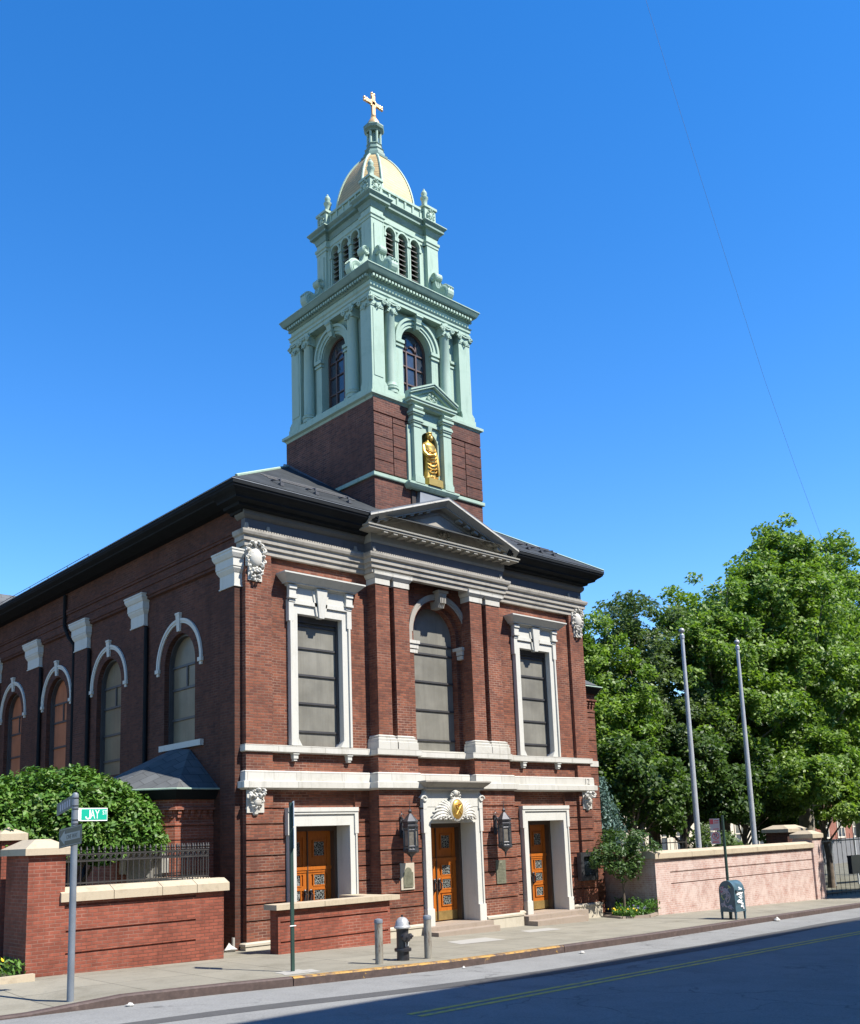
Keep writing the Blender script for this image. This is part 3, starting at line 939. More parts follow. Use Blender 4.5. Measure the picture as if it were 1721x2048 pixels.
for a, b in (((XL, ZT), (XA, ZA)), ((XA, ZA), (XR, ZT))):
    p = [(a[0], -.70, a[1] + .40), (b[0], -.70, b[1] + .40), (b[0], .25, b[1] + .42), (a[0], .25, a[1] + .42)]
    m.hexa([Vector(q) - Vector((0, 0, .1)) for q in p], p)
m.build('pediment_roof', M['lead'], pedo)
m = MB(); m.hexa([(5.55, -.1, 12.3), (7.0, -.1, 12.3), (7.0, .22, 12.3), (5.55, .22, 12.3)], [(5.75, .05, 12.98), (6.75, .05, 12.98), (6.75, .22, 13.0), (5.75, .22, 13.0)])
m.build('lead_saddle', M['lead'], pedo)

# ---- roof
RS = .604
def rz(d): return 11.70 + RS * d                                # height at distance d inside the eave
m = MB()
q = [m.P(-.72, -.64, rz(0)), m.P(13.12, -.64, rz(0)), m.P(6.2, 6.28, rz(6.92)), m.P(6.2, 21, rz(6.92)), m.P(-.72, 21, rz(0)), m.P(13.12, 21, rz(0))]
m.face(q[0], q[1], q[2]); m.face(q[0], q[2], q[3], q[4]); m.face(q[1], q[5], q[3], q[2]); m.face(q[4], q[3], q[5])
roof = m.build('roof', M['slate'], church)
m = MB()
m.tube([(-.5, -.42, rz(.22) + .01), (6.2, 6.28, rz(6.92) + .01)], .038, 6); m.tube([(13.12, -.64, rz(0) + .01), (6.2, 6.28, rz(6.92) + .01)], .03, 6)
m.build('hip_cap', M['mint'], roof)
def snow_guard(x0, x1, d0, n):
    m = MB()
    for j in range(3):
        d = d0 + .06 + .16 * j
        m.tube([(x0, -.64 + d, rz(d) + .11), (x1, -.64 + d, rz(d) + .11)], .014, 5)
    for k in range(n):
        x = x0 + .35 + (x1 - x0 - .6) * k / max(1, n - 1)
        m.tube([(x, -.64 + d0, rz(d0) + .02), (x, -.64 + d0 + .02, rz(d0) + .17), (x, -.64 + d0 + .44, rz(d0 + .42) + .02)], .02, 5)
        m.box(x - .05, x + .05, -.64 + d0 - .06, -.64 + d0 + .1, rz(d0) - .02, rz(d0) + .06)
    return m.build('snow_guard', M['rail'], roof)
snow_guard(.55, 3.25, .45, 3)
snow_guard(9.6, 11.4, .45, 3)
m = MB()
m.tube([(-.60, 7.5, 11.85), (-.60, 20, 11.85)], .010, 5)
for k in range(9): m.tube([(-.58, 7.6 + 1.5 * k, 11.72), (-.60, 7.6 + 1.5 * k, 11.85)], .010, 5)
m.build('eave_rail', M['rail'], roof)

# ---- flat-headed windows of the side bays
def bars(mb, x0, x1, y, zs, h=.05):
    for z in zs: mb.box(x0, x1, y - .035, y, z, z + h)
def bay_window(x0, x1):
    """x0..x1: the clear opening"""
    zb, zt, y = 5.62, 8.88, .03
    f = MB()
    for a, b in ((x0 - .17, x0 + .006), (x1 - .006, x1 + .17)): f.box(a, b, .015, .32, zb, 9.1)
    f.box(x0 + .006, x1 - .006, .015, .32, zt - .006, 9.1)
    for s, e in ((-1, x0), (1, x1)):                            # raised outer fillet, with ears at the head
        u = sorted((e + s * .17, e + s * .23)); f.box(u[0], u[1], -.03, .12, zb, 8.66)
        u = sorted((e + s * .13, e + s * .27)); f.box(u[0], u[1], -.03, .12, 8.66, 9.2)
        u = sorted((e, e + s * .13)); f.box(u[0], u[1], -.03, .12, 9.1, 9.2)
        # splayed foot
        u0 = e
        f.hexa([(u0, .012, zb), (u0 - s * .11, .012, zb), (u0, .012, zb + .18)], [(u0, .3, zb), (u0 - s * .11, .3, zb), (u0, .3, zb + .18)])
    f.box(x0, x1, -.03, .12, 9.1, 9.2)
    win = f.build('window_frame', M['trim'], church)
    m = MB(); m.box(x0 - .02, x1 + .02, .27, .30, zb - .05, zt + .05)
    m.build('pane', M['pane'], win)
    m = MB()
    bars(m, x0, x1, .27, (8.62, 8.05, 7.37, 6.67, 5.97)); m.box(x0, x0 + .05, .19, .27, zb, zt); m.box(x1 - .05, x1, .19, .27, zb, zt); m.box(x0 + .05, x1 - .05, .2, .27, 8.72, zt)
    m.build('glazing_bar', M['brownframe'], win)
    # hood
    c = (x0 + x1) / 2
    h = MB()
    h.box(x0 - .24, x1 + .24, .0, .12, 9.2, 9.56)
    h.build('hood_frieze', M['trim'], win)
    h = MB()
    h.sweep([(x0 - .26, .12), (x0 - .26, -.0), (x1 + .26, -.0), (x1 + .26, .12)], [(-.1, 9.54), (.03, 9.54), (.05, 9.585), (.12, 9.59), (.12, 9.62), (.135, 9.625), (.20, 9.69), (.285, 9.775), (.295, 9.78), (.295, 9.815), (-.1, 9.835)])
    h.build('hood', M['trim'], win)
    for e in (x0 - .18, x1 + .18):
        h = MB(front(0))
        h.box3(e - .11, e + .11, 9.46, 9.55, -.02, .10); h.box3(e - .10, e + .10, 9.28, 9.46, -.02, .07); h.box3(e - .12, e + .12, 9.22, 9.28, -.02, .09); h.box3(e - .09, e + .09, 9.14, 9.22, -.02, .045)
        h.build('console', M['trim'], win)
    h = MB(front(0))
    h.hexa([(c - .07, 8.82, -.1), (c + .08, 8.82, -.1), (c + .17, 9.55, -.1), (c - .16, 9.55, -.1)], [(c - .07, 8.82, .06), (c + .08, 8.82, .06), (c + .17, 9.55, .10), (c - .16, 9.55, .10)])
    h.hexa([(c - .13, 8.86, -.1), (c + .14, 8.86, -.1), (c + .26, 9.5, -.1), (c - .25, 9.5, -.1)], [(c - .13, 8.86, .03), (c + .14, 8.86, .03), (c + .26, 9.5, .03), (c - .25, 9.5, .03)])
    h.build('keystone', M['trim'], win)
bay_window(1.47, 2.85)
bay_window(9.54, 10.92)

# ---- the tall arched window
f = MB(front(.1))
f.arch_ring(AC, AS, 1.06, 1.16, -.05, .05, n=36)
f.arch_ring(AC, AS, 1.0, 1.06, -.05, .025, n=36)
for s in (-1, 1):
    u = sorted((AC + s * 1.06, AC + s * 1.16)); f.box3(u[0], u[1], 8.64, AS, -.05, .05)
aw = f.build('window_arch', M['greystone'], church)
m = MB(front(.0)); m.hexa([(AC - .10, 9.66, -.3), (AC + .10, 9.66, -.3), (AC + .15, 10.12, -.3), (AC - .15, 10.12, -.3)], [(AC - .10, 9.66, .02), (AC + .10, 9.66, .02), (AC + .16, 10.12, .12), (AC - .16, 10.12, .12)])
for k in range(4): m.box3(AC - .11 + .06 * k, AC - .08 + .06 * k, 9.78, 10.06, 0, .12)
m.box3(AC - .19, AC + .19, 10.08, 10.14, -.1, .14)
m.build('keystone', M['greystone'], aw)
for s in (-1, 1):
    m = MB(front(.1))
    u = sorted((AC + s * .80, AC + s * 1.24))
    m.box3(u[0], u[1], 8.55, 8.64, -.32, .07); m.box3(u[0] + .03, u[1] - .03, 8.42, 8.55, -.32, .04); m.box3(u[0] + .05, u[1] - .05, 8.30, 8.40, -.32, .02)
    m.build('impost', M['white'], aw)
m = MB(front(.5)); pts = [(AC + (AR + .04) * math.cos(PI * k / 24), AS + (AR + .04) * math.sin(PI * k / 24)) for k in range(25)]
m.prism([(AC + AR + .04, 5.6)] + pts + [(AC - AR - .04, 5.6)], -.02, 0)
m.build('pane', M['pane'], aw)
m = MB()
bars(m, AC - AR, AC + AR, .5, (8.66, 8.38, 7.59, 6.79, 5.95), .05)
m.build('glazing_bar', M['brownframe'], aw)
m = MB(); m.box(5.0, 7.1, .05, .5, 5.5, 5.64); m.build('window_sill', M['white'], aw)

# ---- carved panels on the corner piers
def cartouche(x0, x1, z0, z1, seed, name='cartouche'):
    c = (x0 + x1) / 2; h = z1 - z0
    m = MB(front(0))
    m.box3(x0, x1, z1 - h * .62, z1, -.03, .04)
    m.box3(c - .19, c + .19, z0 + .05, z1 - h * .6, -.03, .03)
    relief(m, front(-.04), c, z1 - .37, .22, .33, seed, 16, .062, .07)
    relief(m, front(-.03), c, z0 + .22, .11, .14, seed + 1, 10, .055, .07)
    p = m.build(name, M['white'], church)
    m = MB(); m.ellipsoid((c, -.04, z1 - .40), (.185, .11, .235), 18, 10)
    m.build('boss', M['white'], p, smooth='all')
cartouche(.0, .5, 9.45, 10.46, 5)
cartouche(12.08, 12.58, 9.45, 10.46, 8)
def mask_bracket(x0, x1, seed):
    c = (x0 + x1) / 2
    m = MB(front(0))
    m.box3(x0, x1, 4.03, 4.56, -.03, .03)
    relief(m, front(-.05), c, 4.45, .19, .07, seed, 9, .06, .13)
    relief(m, front(-.03), c, 4.27, .14, .14, seed + 3, 10, .045, .08)
    m.hexa([(c - .17, 4.35, .02), (c + .17, 4.35, .02), (c + .06, 3.97, .02), (c - .06, 3.97, .02)], [(c - .12, 4.33, .11), (c + .12, 4.33, .11), (c + .04, 4.0, .06), (c - .04, 4.0, .06)])
    p = m.build('carved_bracket', M['white'], church)
    m = MB(); m.ellipsoid((c, -.10, 4.28), (.11, .07, .11), 14, 8); m.build('boss', M['white'], p, smooth='all')
mask_bracket(.0, .46, 21)
mask_bracket(12.1, 12.52, 26)

# ---- doors
M['filigree'], _nt, _b = new_mat('pierced_grille')
_p = geo_pos(_nt)
_v = N(_nt, 'ShaderNodeTexVoronoi', feature='DISTANCE_TO_EDGE'); _v.inputs['Scale'].default_value = 17
_nz = noise(_nt, _p, 22, 2)
_nt.links.new(_p, _v.inputs['Vector'])
_c = ramp(_nt, _v.outputs['Distance'], [(.02, (.33, .35, .33)), (.10, (.018, .02, .02))])
_nt.links.new(_c, _b.inputs['Base Color']); _b.inputs['Roughness'].default_value = .45; _b.inputs['Metallic'].default_value = .3
bump(_nt, _b, _v.outputs['Distance'], -.6, .02)

def double_door(x0, x1, z0, z1, y):
    c = (x0 + x1) / 2
    fr = MB()
    fr.box(x0 - .02, x0 + .09, y - .2, y + .1, z0, z1); fr.box(x1 - .09, x1 + .02, y - .2, y + .1, z0, z1); fr.box(x0 + .09, x1 - .09, y - .2, y + .1, z1 - .12, z1 + .02)
    frame = fr.build('door_frame', M['wooddark'], church)
    zr = z0 + 1.62
    for s in (-1, 1):
        a, b = (x0 + .09, c - .012) if s < 0 else (c + .012, x1 - .09)
        wdt = b - a; pc = (a + b) / 2; hw = .155
        m = MB()
        m.box(a, b, y, y + .06, z0 + .02, z1 - .12)
        st = .11
        m.box(a, a + st, y - .03, y, z0 + .02, z1 - .12); m.box(b - st, b, y - .03, y, z0 + .02, z1 - .12)
        for za, zb in ((z0 + .02, z0 + .36), (zr - .14, zr), (z1 - .26, z1 - .12), (z0 + .74, z0 + .86), (z0 + 1.1, z0 + 1.21)):
            m.box(a + st, b - st, y - .028, y, za, zb)
        m.box(a - .0, b, y - .06, y, zr - .03, zr + .05); m.box(a + .02, b - .02, y - .045, y, zr - .09, zr - .03)
        gz_ = [z0 + .55, z0 + .98, z0 + 1.35, zr + .48]
        for zc in gz_:                                          # mouldings round each grille
            hh = .125 if zc < zr else .17
            for q in ((pc - hw - .035, pc - hw, zc - hh - .035, zc + hh + .035), (pc + hw, pc + hw + .035, zc - hh - .035, zc + hh + .035), (pc - hw, pc + hw, zc + hh, zc + hh + .035), (pc - hw, pc + hw, zc - hh - .035, zc - hh)):
                m.box(q[0], q[1], y - .036, y, q[2], q[3])
        leaf = m.build('door_leaf', M['wood'], church)
        for zc in gz_:
            hh = .125 if zc < zr else .17
            m = MB(); m.box(pc - hw, pc + hw, y - .02, y + .001, zc - hh, zc + hh); m.build('grille', M['filigree'], leaf)
        m = MB(); m.box(a + .01, b - .01, y - .04, y, z0 + .03, z0 + .27); m.build('kick_plate', M['brass'], leaf)
        hx = c + s * .085
        m = MB(); m.box(hx - .035, hx + .035, y - .045, y, z0 + .78, z0 + 1.08)
        m.tube([(hx, y - .05, z0 + .80), (hx, y - .13, z0 + .86), (hx, y - .14, z0 + 1.0), (hx, y - .05, z0 + 1.06)], .022, 6)
        m.ellipsoid((hx, y - .06, z0 + 1.09), (.045, .03, .04), 8, 6)
        m.build('handle', M['blackpaint'], leaf)
    m = MB(); m.tube([(c, y - .05, z0 + .05), (c, y - .05, z1 - .13)], .022, 6); m.build('astragal', M['wooddark'], frame)
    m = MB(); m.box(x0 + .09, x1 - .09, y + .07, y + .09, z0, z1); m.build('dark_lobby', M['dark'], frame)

def side_portal(x0, x1, zt=3.71):
    m = MB()
    z0 = 1.06
    for e, s in ((x0, -1), (x1, 1)):
        u = sorted((e - s * .006, e + s * .155)); m.box(u[0], u[1], 0, .55, z0, zt + .27)          # fascia and reveal
        u = sorted((e + s * .155, e + s * .20)); m.box(u[0], u[1], -.03, .13, z0, 3.5)
        u = sorted((e + s * .13, e + s * .24)); m.box(u[0], u[1], -.035, .13, 3.5, zt + .27)
        u = sorted((e - s * .010, e + s * .225)); m.box(u[0], u[1], -.045, .13, z0 - .02, z0 + .36)
    m.box(x0 + .006, x1 - .006, 0, .55, zt - .006, zt + .27)
    m.box(x0 - .24, x1 + .24, -.035, .13, zt + .27, zt + .33); m.box(x0 - .24, x1 + .24, -.055, .13, zt + .33, zt + .43)
    m.build('door_surround', M['trim'], church)
    double_door(x0, x1, z0, zt, .74)
    m = MB(); m.box(x0, x1, .0, 1.0, .6, 1.055); m.build('threshold', M['step'], church)
side_portal(1.35, 2.96)
side_portal(9.5, 11.13)
m = MB(); m.box(8.85, 11.5, -.45, .0, .4, 1.045); m.box(8.8, 11.02, -.82, -.45, .4, .925); m.build('step', M['step'], church)

# central portal
m = MB()
x0, x1, z0, zt = 5.3, 6.96, 1.1, 3.70
for e, s in ((x0, -1), (x1, 1)):
    u = sorted((e - s * .006, e + s * .17)); m.box(u[0], u[1], -.38, .25, z0, 4.12)
    u = sorted((e + s * .17, e + s * .22)); m.box(u[0], u[1], -.41, -.2, z0, 3.45)
    u = sorted((e + s * .15, e + s * .26)); m.box(u[0], u[1], -.415, -.2, 3.45, 4.1)
    u = sorted((e - s * .010, e + s * .24)); m.box(u[0], u[1], -.43, -.2, z0 - .02, z0 + .42)
m.box(x0 + .006, x1 - .006, -.38, .25, zt - .006, 4.12)
m.box(x0 - .16, x1 + .16, -.39, -.2, 4.12, 4.56)
por = m.build('door_surround', M['trim'], church)
for e, s in ((x0 - .12, -1), (x1 + .12, 1)):                     # scrolled ears
    m = MB(front(-.3))
    m.box3(min(e, e + s * .14), max(e, e + s * .14), 4.06, 4.36, -.05, .12)
    pts = [(e + s * (.10 + .11 * math.cos(a) * (1 - a / 9)), 4.32 + .10 * math.sin(a) * (1 - a / 9), .13) for a in [k * .6 for k in range(12)]]
    m.tube(pts, .028, 6)
    m.hexa([(e, 4.36, 0), (e + s * .2, 4.36, 0), (e, 4.56, 0)], [(e, 4.36, .1), (e + s * .2, 4.36, .1), (e, 4.56, .1)])
    m.build('scroll', M['trim'], por)
m = MB()
m.sweep([(x0 - .12, -.2), (x0 - .12, -.42), (x1 + .12, -.42), (x1 + .12, -.2)], [(-.15, 4.5), (.02, 4.5), (.04, 4.55), (.10, 4.57), (.10, 4.62)] + [(.12, 4.625), (.19, 4.68), (.255, 4.745), (.26, 4.75), (.26, 4.785), (-.15, 4.79)])
m.build('hood', M['greystone'], por)
# emblem: gold oval between carved acanthus leaves
cx, cz = 6.10, 4.04
m = MB(front(-.42))
rr = random.Random(4)
for s in (-1, 1):
    for k in range(7):                                          # fan of long leaves bending outward
        ang = R(82 - 11 * k)
        L = .50 + .035 * k
        pts = []
        for j in range(8):
            t = j / 7
            a = ang - (t ** 2) * R(20 + 1.5 * k)
            pts.append((cx + s * (.13 + L * t * math.cos(a)), max(3.79, 3.83 + L * 1.05 * t * math.sin(a)), .03 + .07 * math.sin(PI * t * .9)))
        m.tube(pts, [.03, .045, .055, .06, .058, .048, .034, .012], 6)
    for k in range(3):                                          # curls along the foot
        u0 = cx + s * (.22 + .19 * k)
        pts = [(u0 + s * .075 * math.cos(a) * (1 - a / 8), 3.81 + .065 * math.sin(a) * (1 - a / 8), .12) for a in [j * .7 for j in range(9)]]
        m.tube(pts, .027, 6)
relief(m, front(-.44), cx, cz + .36, .14, .09, 31, 10, .055, .11)
m.ellipsoid((cx, cz + .42, .1), (.09, .1, .08), 10, 6)
m.rings([[(cx + r * .19 * math.cos(2 * PI * k / 28), cz + r * .235 * math.sin(2 * PI * k / 28), q) for k in range(28)] for r, q in ((1.35, .02), (1.35, .15), (1.12, .17), (1.1, .1))])
emb = m.build('carved_emblem', M['white'], por, smooth=60)
m = MB(front(-.42))
m.rings([[(cx + r * .19 * math.cos(2 * PI * k / 24), cz + r * .235 * math.sin(2 * PI * k / 24), q) for k in range(24)] for r, q in ((1.12, .10), (1.1, .17), (.9, .205), (.5, .225), (.1, .23))])
gold = m.build('gold_oval', M['gold'], emb, smooth='all')
m = MB(front(-.42))
for pts in ([(-.10, -.14), (.02, .02), (.10, .12)], [(.10, -.13), (0, -.02), (-.09, .07)], [(-.10, .1), (-.03, .14), (.0, .08)], [(.02, .14), (.09, .15), (.12, .09)], [(-.03, -.18), (.0, -.1), (.04, -.17)]):
    m.tube([(cx + u, cz + v, .232) for u, v in pts], .019, 6)
m.build('emblem_relief', M['gold'], gold)
double_door(x0, x1, z0, zt, .40)
m = MB(); m.box(x0, x1, -.4, .6, .6, 1.095); m.build('threshold', M['step'], church)
m = MB(); m.box(4.92, 7.2, -.68, -.3, .4, 1.09); m.box(4.85, 7.06, -1.04, -.66, .4, .985); m.build('step', M['step'], church)
# ------------------------------------------------------------------ bell tower
TX, TY, TH = 6.3, 2.29, 2.1
def tp(k):
    """wall frame of tower face k: u across the face, v up, w outward from the tower axis"""
    a = k * PI / 2
    c, s = math.cos(a), math.sin(a)
    return lambda u, v, w: (TX + u * c + w * s, TY + u * s - w * c, v)
def sq(h, cx=TX, cy=TY): return [(cx - h, cy - h), (cx + h, cy - h), (cx + h, cy + h), (cx - h, cy + h)]
NX = -.07                                                       # niche axis, from the tower axis
m = MB()
zb0, zb1 = 11.0, 15.44
m.box(TX - TH, TX + TH, TY - TH + .75, TY + TH, zb0, zb1)
nl, nr, nt = TX + NX - .36, TX + NX + .36, 14.55
m.box(TX - TH, nl, TY - TH + .0, TY - TH + .75, zb0, zb1); m.box(nr, TX + TH, TY - TH, TY - TH + .75, zb0, zb1)
m.box(nl, nr, TY - TH, TY - TH + .75, zb0, 13.2)
m.tf = front(TY - TH); m.arch_fill(TX + NX, nt, .36, nl, nr, zb1, 0, -.75); m.tf = None
# rusticated courses left and right of the niche, with staggered upright joints
for f in range(4):
    m.tf = tp(f)
    zs = [13.30 + .345 * k for k in range(6)] + [15.04, 15.44]
    for a, b in (((-TH, -.82), (.70, TH)) if f == 0 else ((-TH, TH),)):
        if f:
            continue
        mid = a + .68 if a < 0 else b - .68
        for (p, q, off) in ((a, mid - .015, .0 if a < 0 else .17), (mid + .015, b, .17 if a < 0 else .0)):
            z = 13.28
            cuts = [z] + [zz for zz in [13.28 + off + .345 * k for k in range(1, 6)] if zz < 14.95] + [15.0]
            for i in range(len(cuts) - 1):
                if cuts[i + 1] - cuts[i] > .06:
                    m.box3(p, q, cuts[i] + .014, cuts[i + 1] - .014, TH - .01, TH + .035)
        m.box3(a, b, 15.03, 15.44, TH - .01, TH + .035)
m.tf = None
tower = m.build('tower', M['brick_tower'], church, origin=(TX, TY, 11))
m = MB(); m.sweep(sq(TH), [(-.05, 13.13), (.05, 13.13), (.06, 13.15), (.06, 13.24), (-.05, 13.26)], closed=True)
m.build('string_course', M['mint'], tower)
m = MB(); m.tube([(TX - TH - .03, TY - TH - .05, rz(.55) - .05), (TX - TH - .03, TY + TH, rz(4.86) + .02)], .16, 4)
m.build('flashing', M['lead'], tower)
# niche lining: a half-round recess with a shell top
m = MB()
NCX, NCY = TX + NX, TY - TH + .02
for z0, z1, r0, r1 in [(13.2, 14.55, .36, .36)] + [(14.55 + .36 * math.sin(k * PI / 12), 14.55 + .36 * math.sin((k + 1) * PI / 12), .36 * math.cos(k * PI / 12), .36 * math.cos((k + 1) * PI / 12)) for k in range(6)]:
    for j in range(12):
        a, b = PI * j / 12, PI * (j + 1) / 12
        i = [m.P(NCX + r * math.cos(t), NCY + r * 1.6 * math.sin(t), z) for r, t, z in ((r0, a, z0), (r0, b, z0), (r1, b, z1), (r1, a, z1))]
        m.face(*i)
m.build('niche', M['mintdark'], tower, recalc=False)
# copper frame of the niche
m = MB(front(TY - TH))
NU = TX + NX
m.arch_fill(NU, nt, .33, NU - .47, NU + .47, 15.05, -.02, .06)
m.box3(NU - .42, NU - .33, 13.2, nt, -.02, .06); m.box3(NU + .33, NU + .42, 13.2, nt, -.02, .06)
nf = m.build('niche_frame', M['mint'], tower)
for s in (-1, 1):
    m = MB(front(TY - TH))
    u = sorted((NU + s * .43, NU + s * .72)); uo = sorted((NU + s * .72, NU + s * .86))
    m.box3(u[0], u[1], 13.2, 15.0, -.02, .22)
    m.box3(uo[0], uo[1], 13.2, 14.9, -.02, .10)
    m.box3(u[0] - .03, u[1] + .03, 13.16, 13.36, -.02, .26); m.box3(u[0] - .015, u[1] + .015, 13.36, 13.42, -.02, .24)
    p = m.build('pilaster', M['mint'], nf)
    m = MB(front(TY - TH))
    for z0, z1, e in ((14.86, 14.90, .02), (14.98, 15.03, .03), (15.03, 15.09, .055), (15.09, 15.14, .035), (15.22, 15.27, .05), (15.27, 15.34, .08)):
        m.box3(u[0] - e, u[1] + e, z0, z1, -.02, .22 + e)
    m.box3(u[0], u[1], 15.0, 15.5, -.02, .225)
    m.tube([(u[0] - .02, 15.42, .26), (u[1] + .02, 15.42, .26)], .06, 8)
    m.build('capital', M['mint'], nf)
m = MB(front(TY - TH)); m.box3(NU - .43, NU + .43, 15.05, 15.12, -.02, .12); m.box3(NU - .43, NU + .43, 15.12, 15.5, -.02, .07)
m.hexa([(NU - .05, 14.82, 0), (NU + .05, 14.82, 0), (NU + .08, 15.06, 0), (NU - .08, 15.06, 0)], [(NU - .05, 14.82, .1), (NU + .05, 14.82, .1), (NU + .08, 15.06, .14), (NU - .08, 15.06, .14)])
m.build('lintel', M['mint'], nf)
m = MB()
pthn = [(NU - .78, TY - TH + .1), (NU - .78, TY - TH - .22), (NU + .78, TY - TH - .22), (NU + .78, TY - TH + .1)]
m.sweep(pthn, [(-.3, 15.5), (.0, 15.5), (.03, 15.56), (.10, 15.58), (.10, 15.63), (.13, 15.65), (.13, 15.70), (-.3, 15.72)])
for o0, o1, t0, t1 in ((-.1, .06, 0.0, .10), (-.1, .15, .10, .16), (-.1, .18, .16, .21)):
    rg = []
    for u, v in ((NU - .93, 15.66), (NU, 16.10), (NU + .93, 15.66)):
        rg.append([(u, TY - TH - .22 - o0, v + t0), (u, TY - TH - .22 - o1, v + t0), (u, TY - TH - .22 - o1, v + t1), (u, TY - TH - .22 - o0, v + t1)])
    m.rings(rg)
m.hexa([(NU - .9, TY - TH - .2, 15.68), (NU + .9, TY - TH - .2, 15.68), (NU, TY - TH - .2, 16.22)], [(NU - .9, TY - TH + .3, 15.68), (NU + .9, TY - TH + .3, 15.68), (NU, TY - TH + .3, 16.22)])
relief(m, front(TY - TH - .22), NU, 15.86, .17, .08, 12, 9, .05, .06)
m.build('niche_pediment', M['mint'], nf)
m = MB(); m.sweep([(NU - .86, TY - TH + .05), (NU - .86, TY - TH - .16), (NU + .86, TY - TH - .16), (NU + .86, TY - TH + .05)], [(-.2, 13.02), (.02, 13.02), (.06, 13.06), (.10, 13.12), (.10, 13.18), (-.2, 13.21)])
m.box(NU - .86, NU + .86, TY - TH - .16, TY - TH + .1, 13.04, 13.2)
m.build('niche_sill', M['mint'], nf)
M['soot'] = plain('dark_stain_metal', (.03, .022, .02), .8)
m = MB(front(TY - TH)); m.box3(NU - .72, NU - .58, 12.3, 13.03, -.01, .05); m.build('downpipe', M['soot'], tower)

# ---- column stage
m = MB(); m.sweep(sq(2.0), [(-.3, 15.42), (.10, 15.42), (.13, 15.48), (.20, 15.52), (.20, 15.60), (.14, 15.62), (.10, 15.64), (.04, 15.66), (.04, 15.84), (-.3, 15.86)], closed=True)
m.build('ledge', M['mint'], tower)
CH = 1.72                                                       # half width of the recessed wall
ZMAP = None                                                     # stretches a stage of the tower to its height
def tbuild(m, name, mat, smooth=None):
    if ZMAP:
        for q in m.v: q.z = ZMAP(q.z)
    return m.build(name, mat, tower, smooth=smooth, origin=(TX, TY, 11))
def turn4(m, name, mat, smooth=None, sub=None):
    o = tbuild(m, name, mat, smooth)
    o.location = (0, 0, 0)
    for k in (1, 2, 3):
        c = part_copy(o); c.rotation_euler = (0, 0, k * PI / 2)
    return o
AU, AZ, AW = -.08, 17.72, .57
m = MB(tp(0))
m.box3(-CH, AU - AW, 15.8, AZ, CH - .3, CH); m.box3(AU + AW, CH, 15.8, AZ, CH - .3, CH)
m.arch_fill(AU, AZ, AW, -CH, CH, 18.75, CH, CH - .3)
m.box3(-CH, CH, 15.7, 16.0, CH - .3, CH)
turn4(m, 'stage_wall', M['mint'])
m = MB(tp(0))
m.arch_ring(AU, AZ, AW + .02, AW + .10, CH, CH + .05, n=28); m.arch_ring(AU, AZ, AW + .10, AW + .22, CH, CH + .08, n=28); m.arch_ring(AU, AZ, AW + .22, AW + .30, CH, CH + .13, n=28)
for s in (-1, 1):
    u = sorted((AU + s * (AW + .0), AU + s * (AW + .26)))
    m.box3(u[0], u[1], 15.86, 17.50, CH, CH + .07); m.box3(u[0] - .03, u[1] + .03, 17.50, 17.56, CH, CH + .11); m.box3(u[0], u[1], 17.56, 17.62, CH, CH + .08); m.box3(u[0] - .04, u[1] + .04, 17.62, AZ, CH, CH + .13)
    m.box3(u[0] - .02, u[1] + .02, 15.86, 16.05, CH, CH + .11)
    u = sorted((AU + s * (AW + .82), AU + s * (AW + 1.05)))
    m.box3(u[0], u[1], 15.86, 17.50, CH, CH + .04); m.box3(u[0] - .03, u[1] + .03, 17.50, 17.56, CH, CH + .07); m.box3(u[0] - .03, u[1] + .03, 17.64, AZ, CH, CH + .09)
m.hexa([(AU - .07, AZ + .5, CH), (AU + .07, AZ + .5, CH), (AU + .12, 18.66, CH), (AU - .12, 18.66, CH)], [(AU - .07, AZ + .52, CH + .14), (AU + .07, AZ + .52, CH + .14), (AU + .12, 18.66, CH + .25), (AU - .12, 18.66, CH + .25)])
m.tube([(AU - .13, 18.62, CH + .22), (AU + .13, 18.62, CH + .22)], .05, 6); m.tube([(AU - .10, 18.40, CH + .17), (AU + .10, 18.40, CH + .17)], .035, 6)
turn4(m, 'window_arch', M['mint'])
m = MB(tp(0)); pts = [(AU + (AW + .03) * math.cos(PI * k / 20), AZ + (AW + .03) * math.sin(PI * k / 20)) for k in range(21)]
m.prism([(AU + AW + .03, 15.9)] + pts + [(AU - AW - .03, 15.9)], CH - .27, CH - .25)
turn4(m, 'glass', M['glassdark'])
m = MB(tp(0))
wz = CH - .25
for u in (AU - .19, AU + .19): m.box3(u - .025, u + .025, 15.95, AZ + .28, wz, wz + .05)
for v in (16.6, 17.15, 17.62): m.box3(AU - AW, AU + AW, v - .02, v + .02, wz, wz + .04)
m.arch_ring(AU, AZ - .08, .17, .215, wz, wz + .05, n=16); m.arch_ring(AU, AZ, AW - .06, AW, wz, wz + .06, n=24)
for s in (-1, 1): u = sorted((AU + s * (AW - .06), AU + s * AW)); m.box3(u[0], u[1], 15.95, AZ, wz, wz + .06)
turn4(m, 'window_frame', M['winframe'])
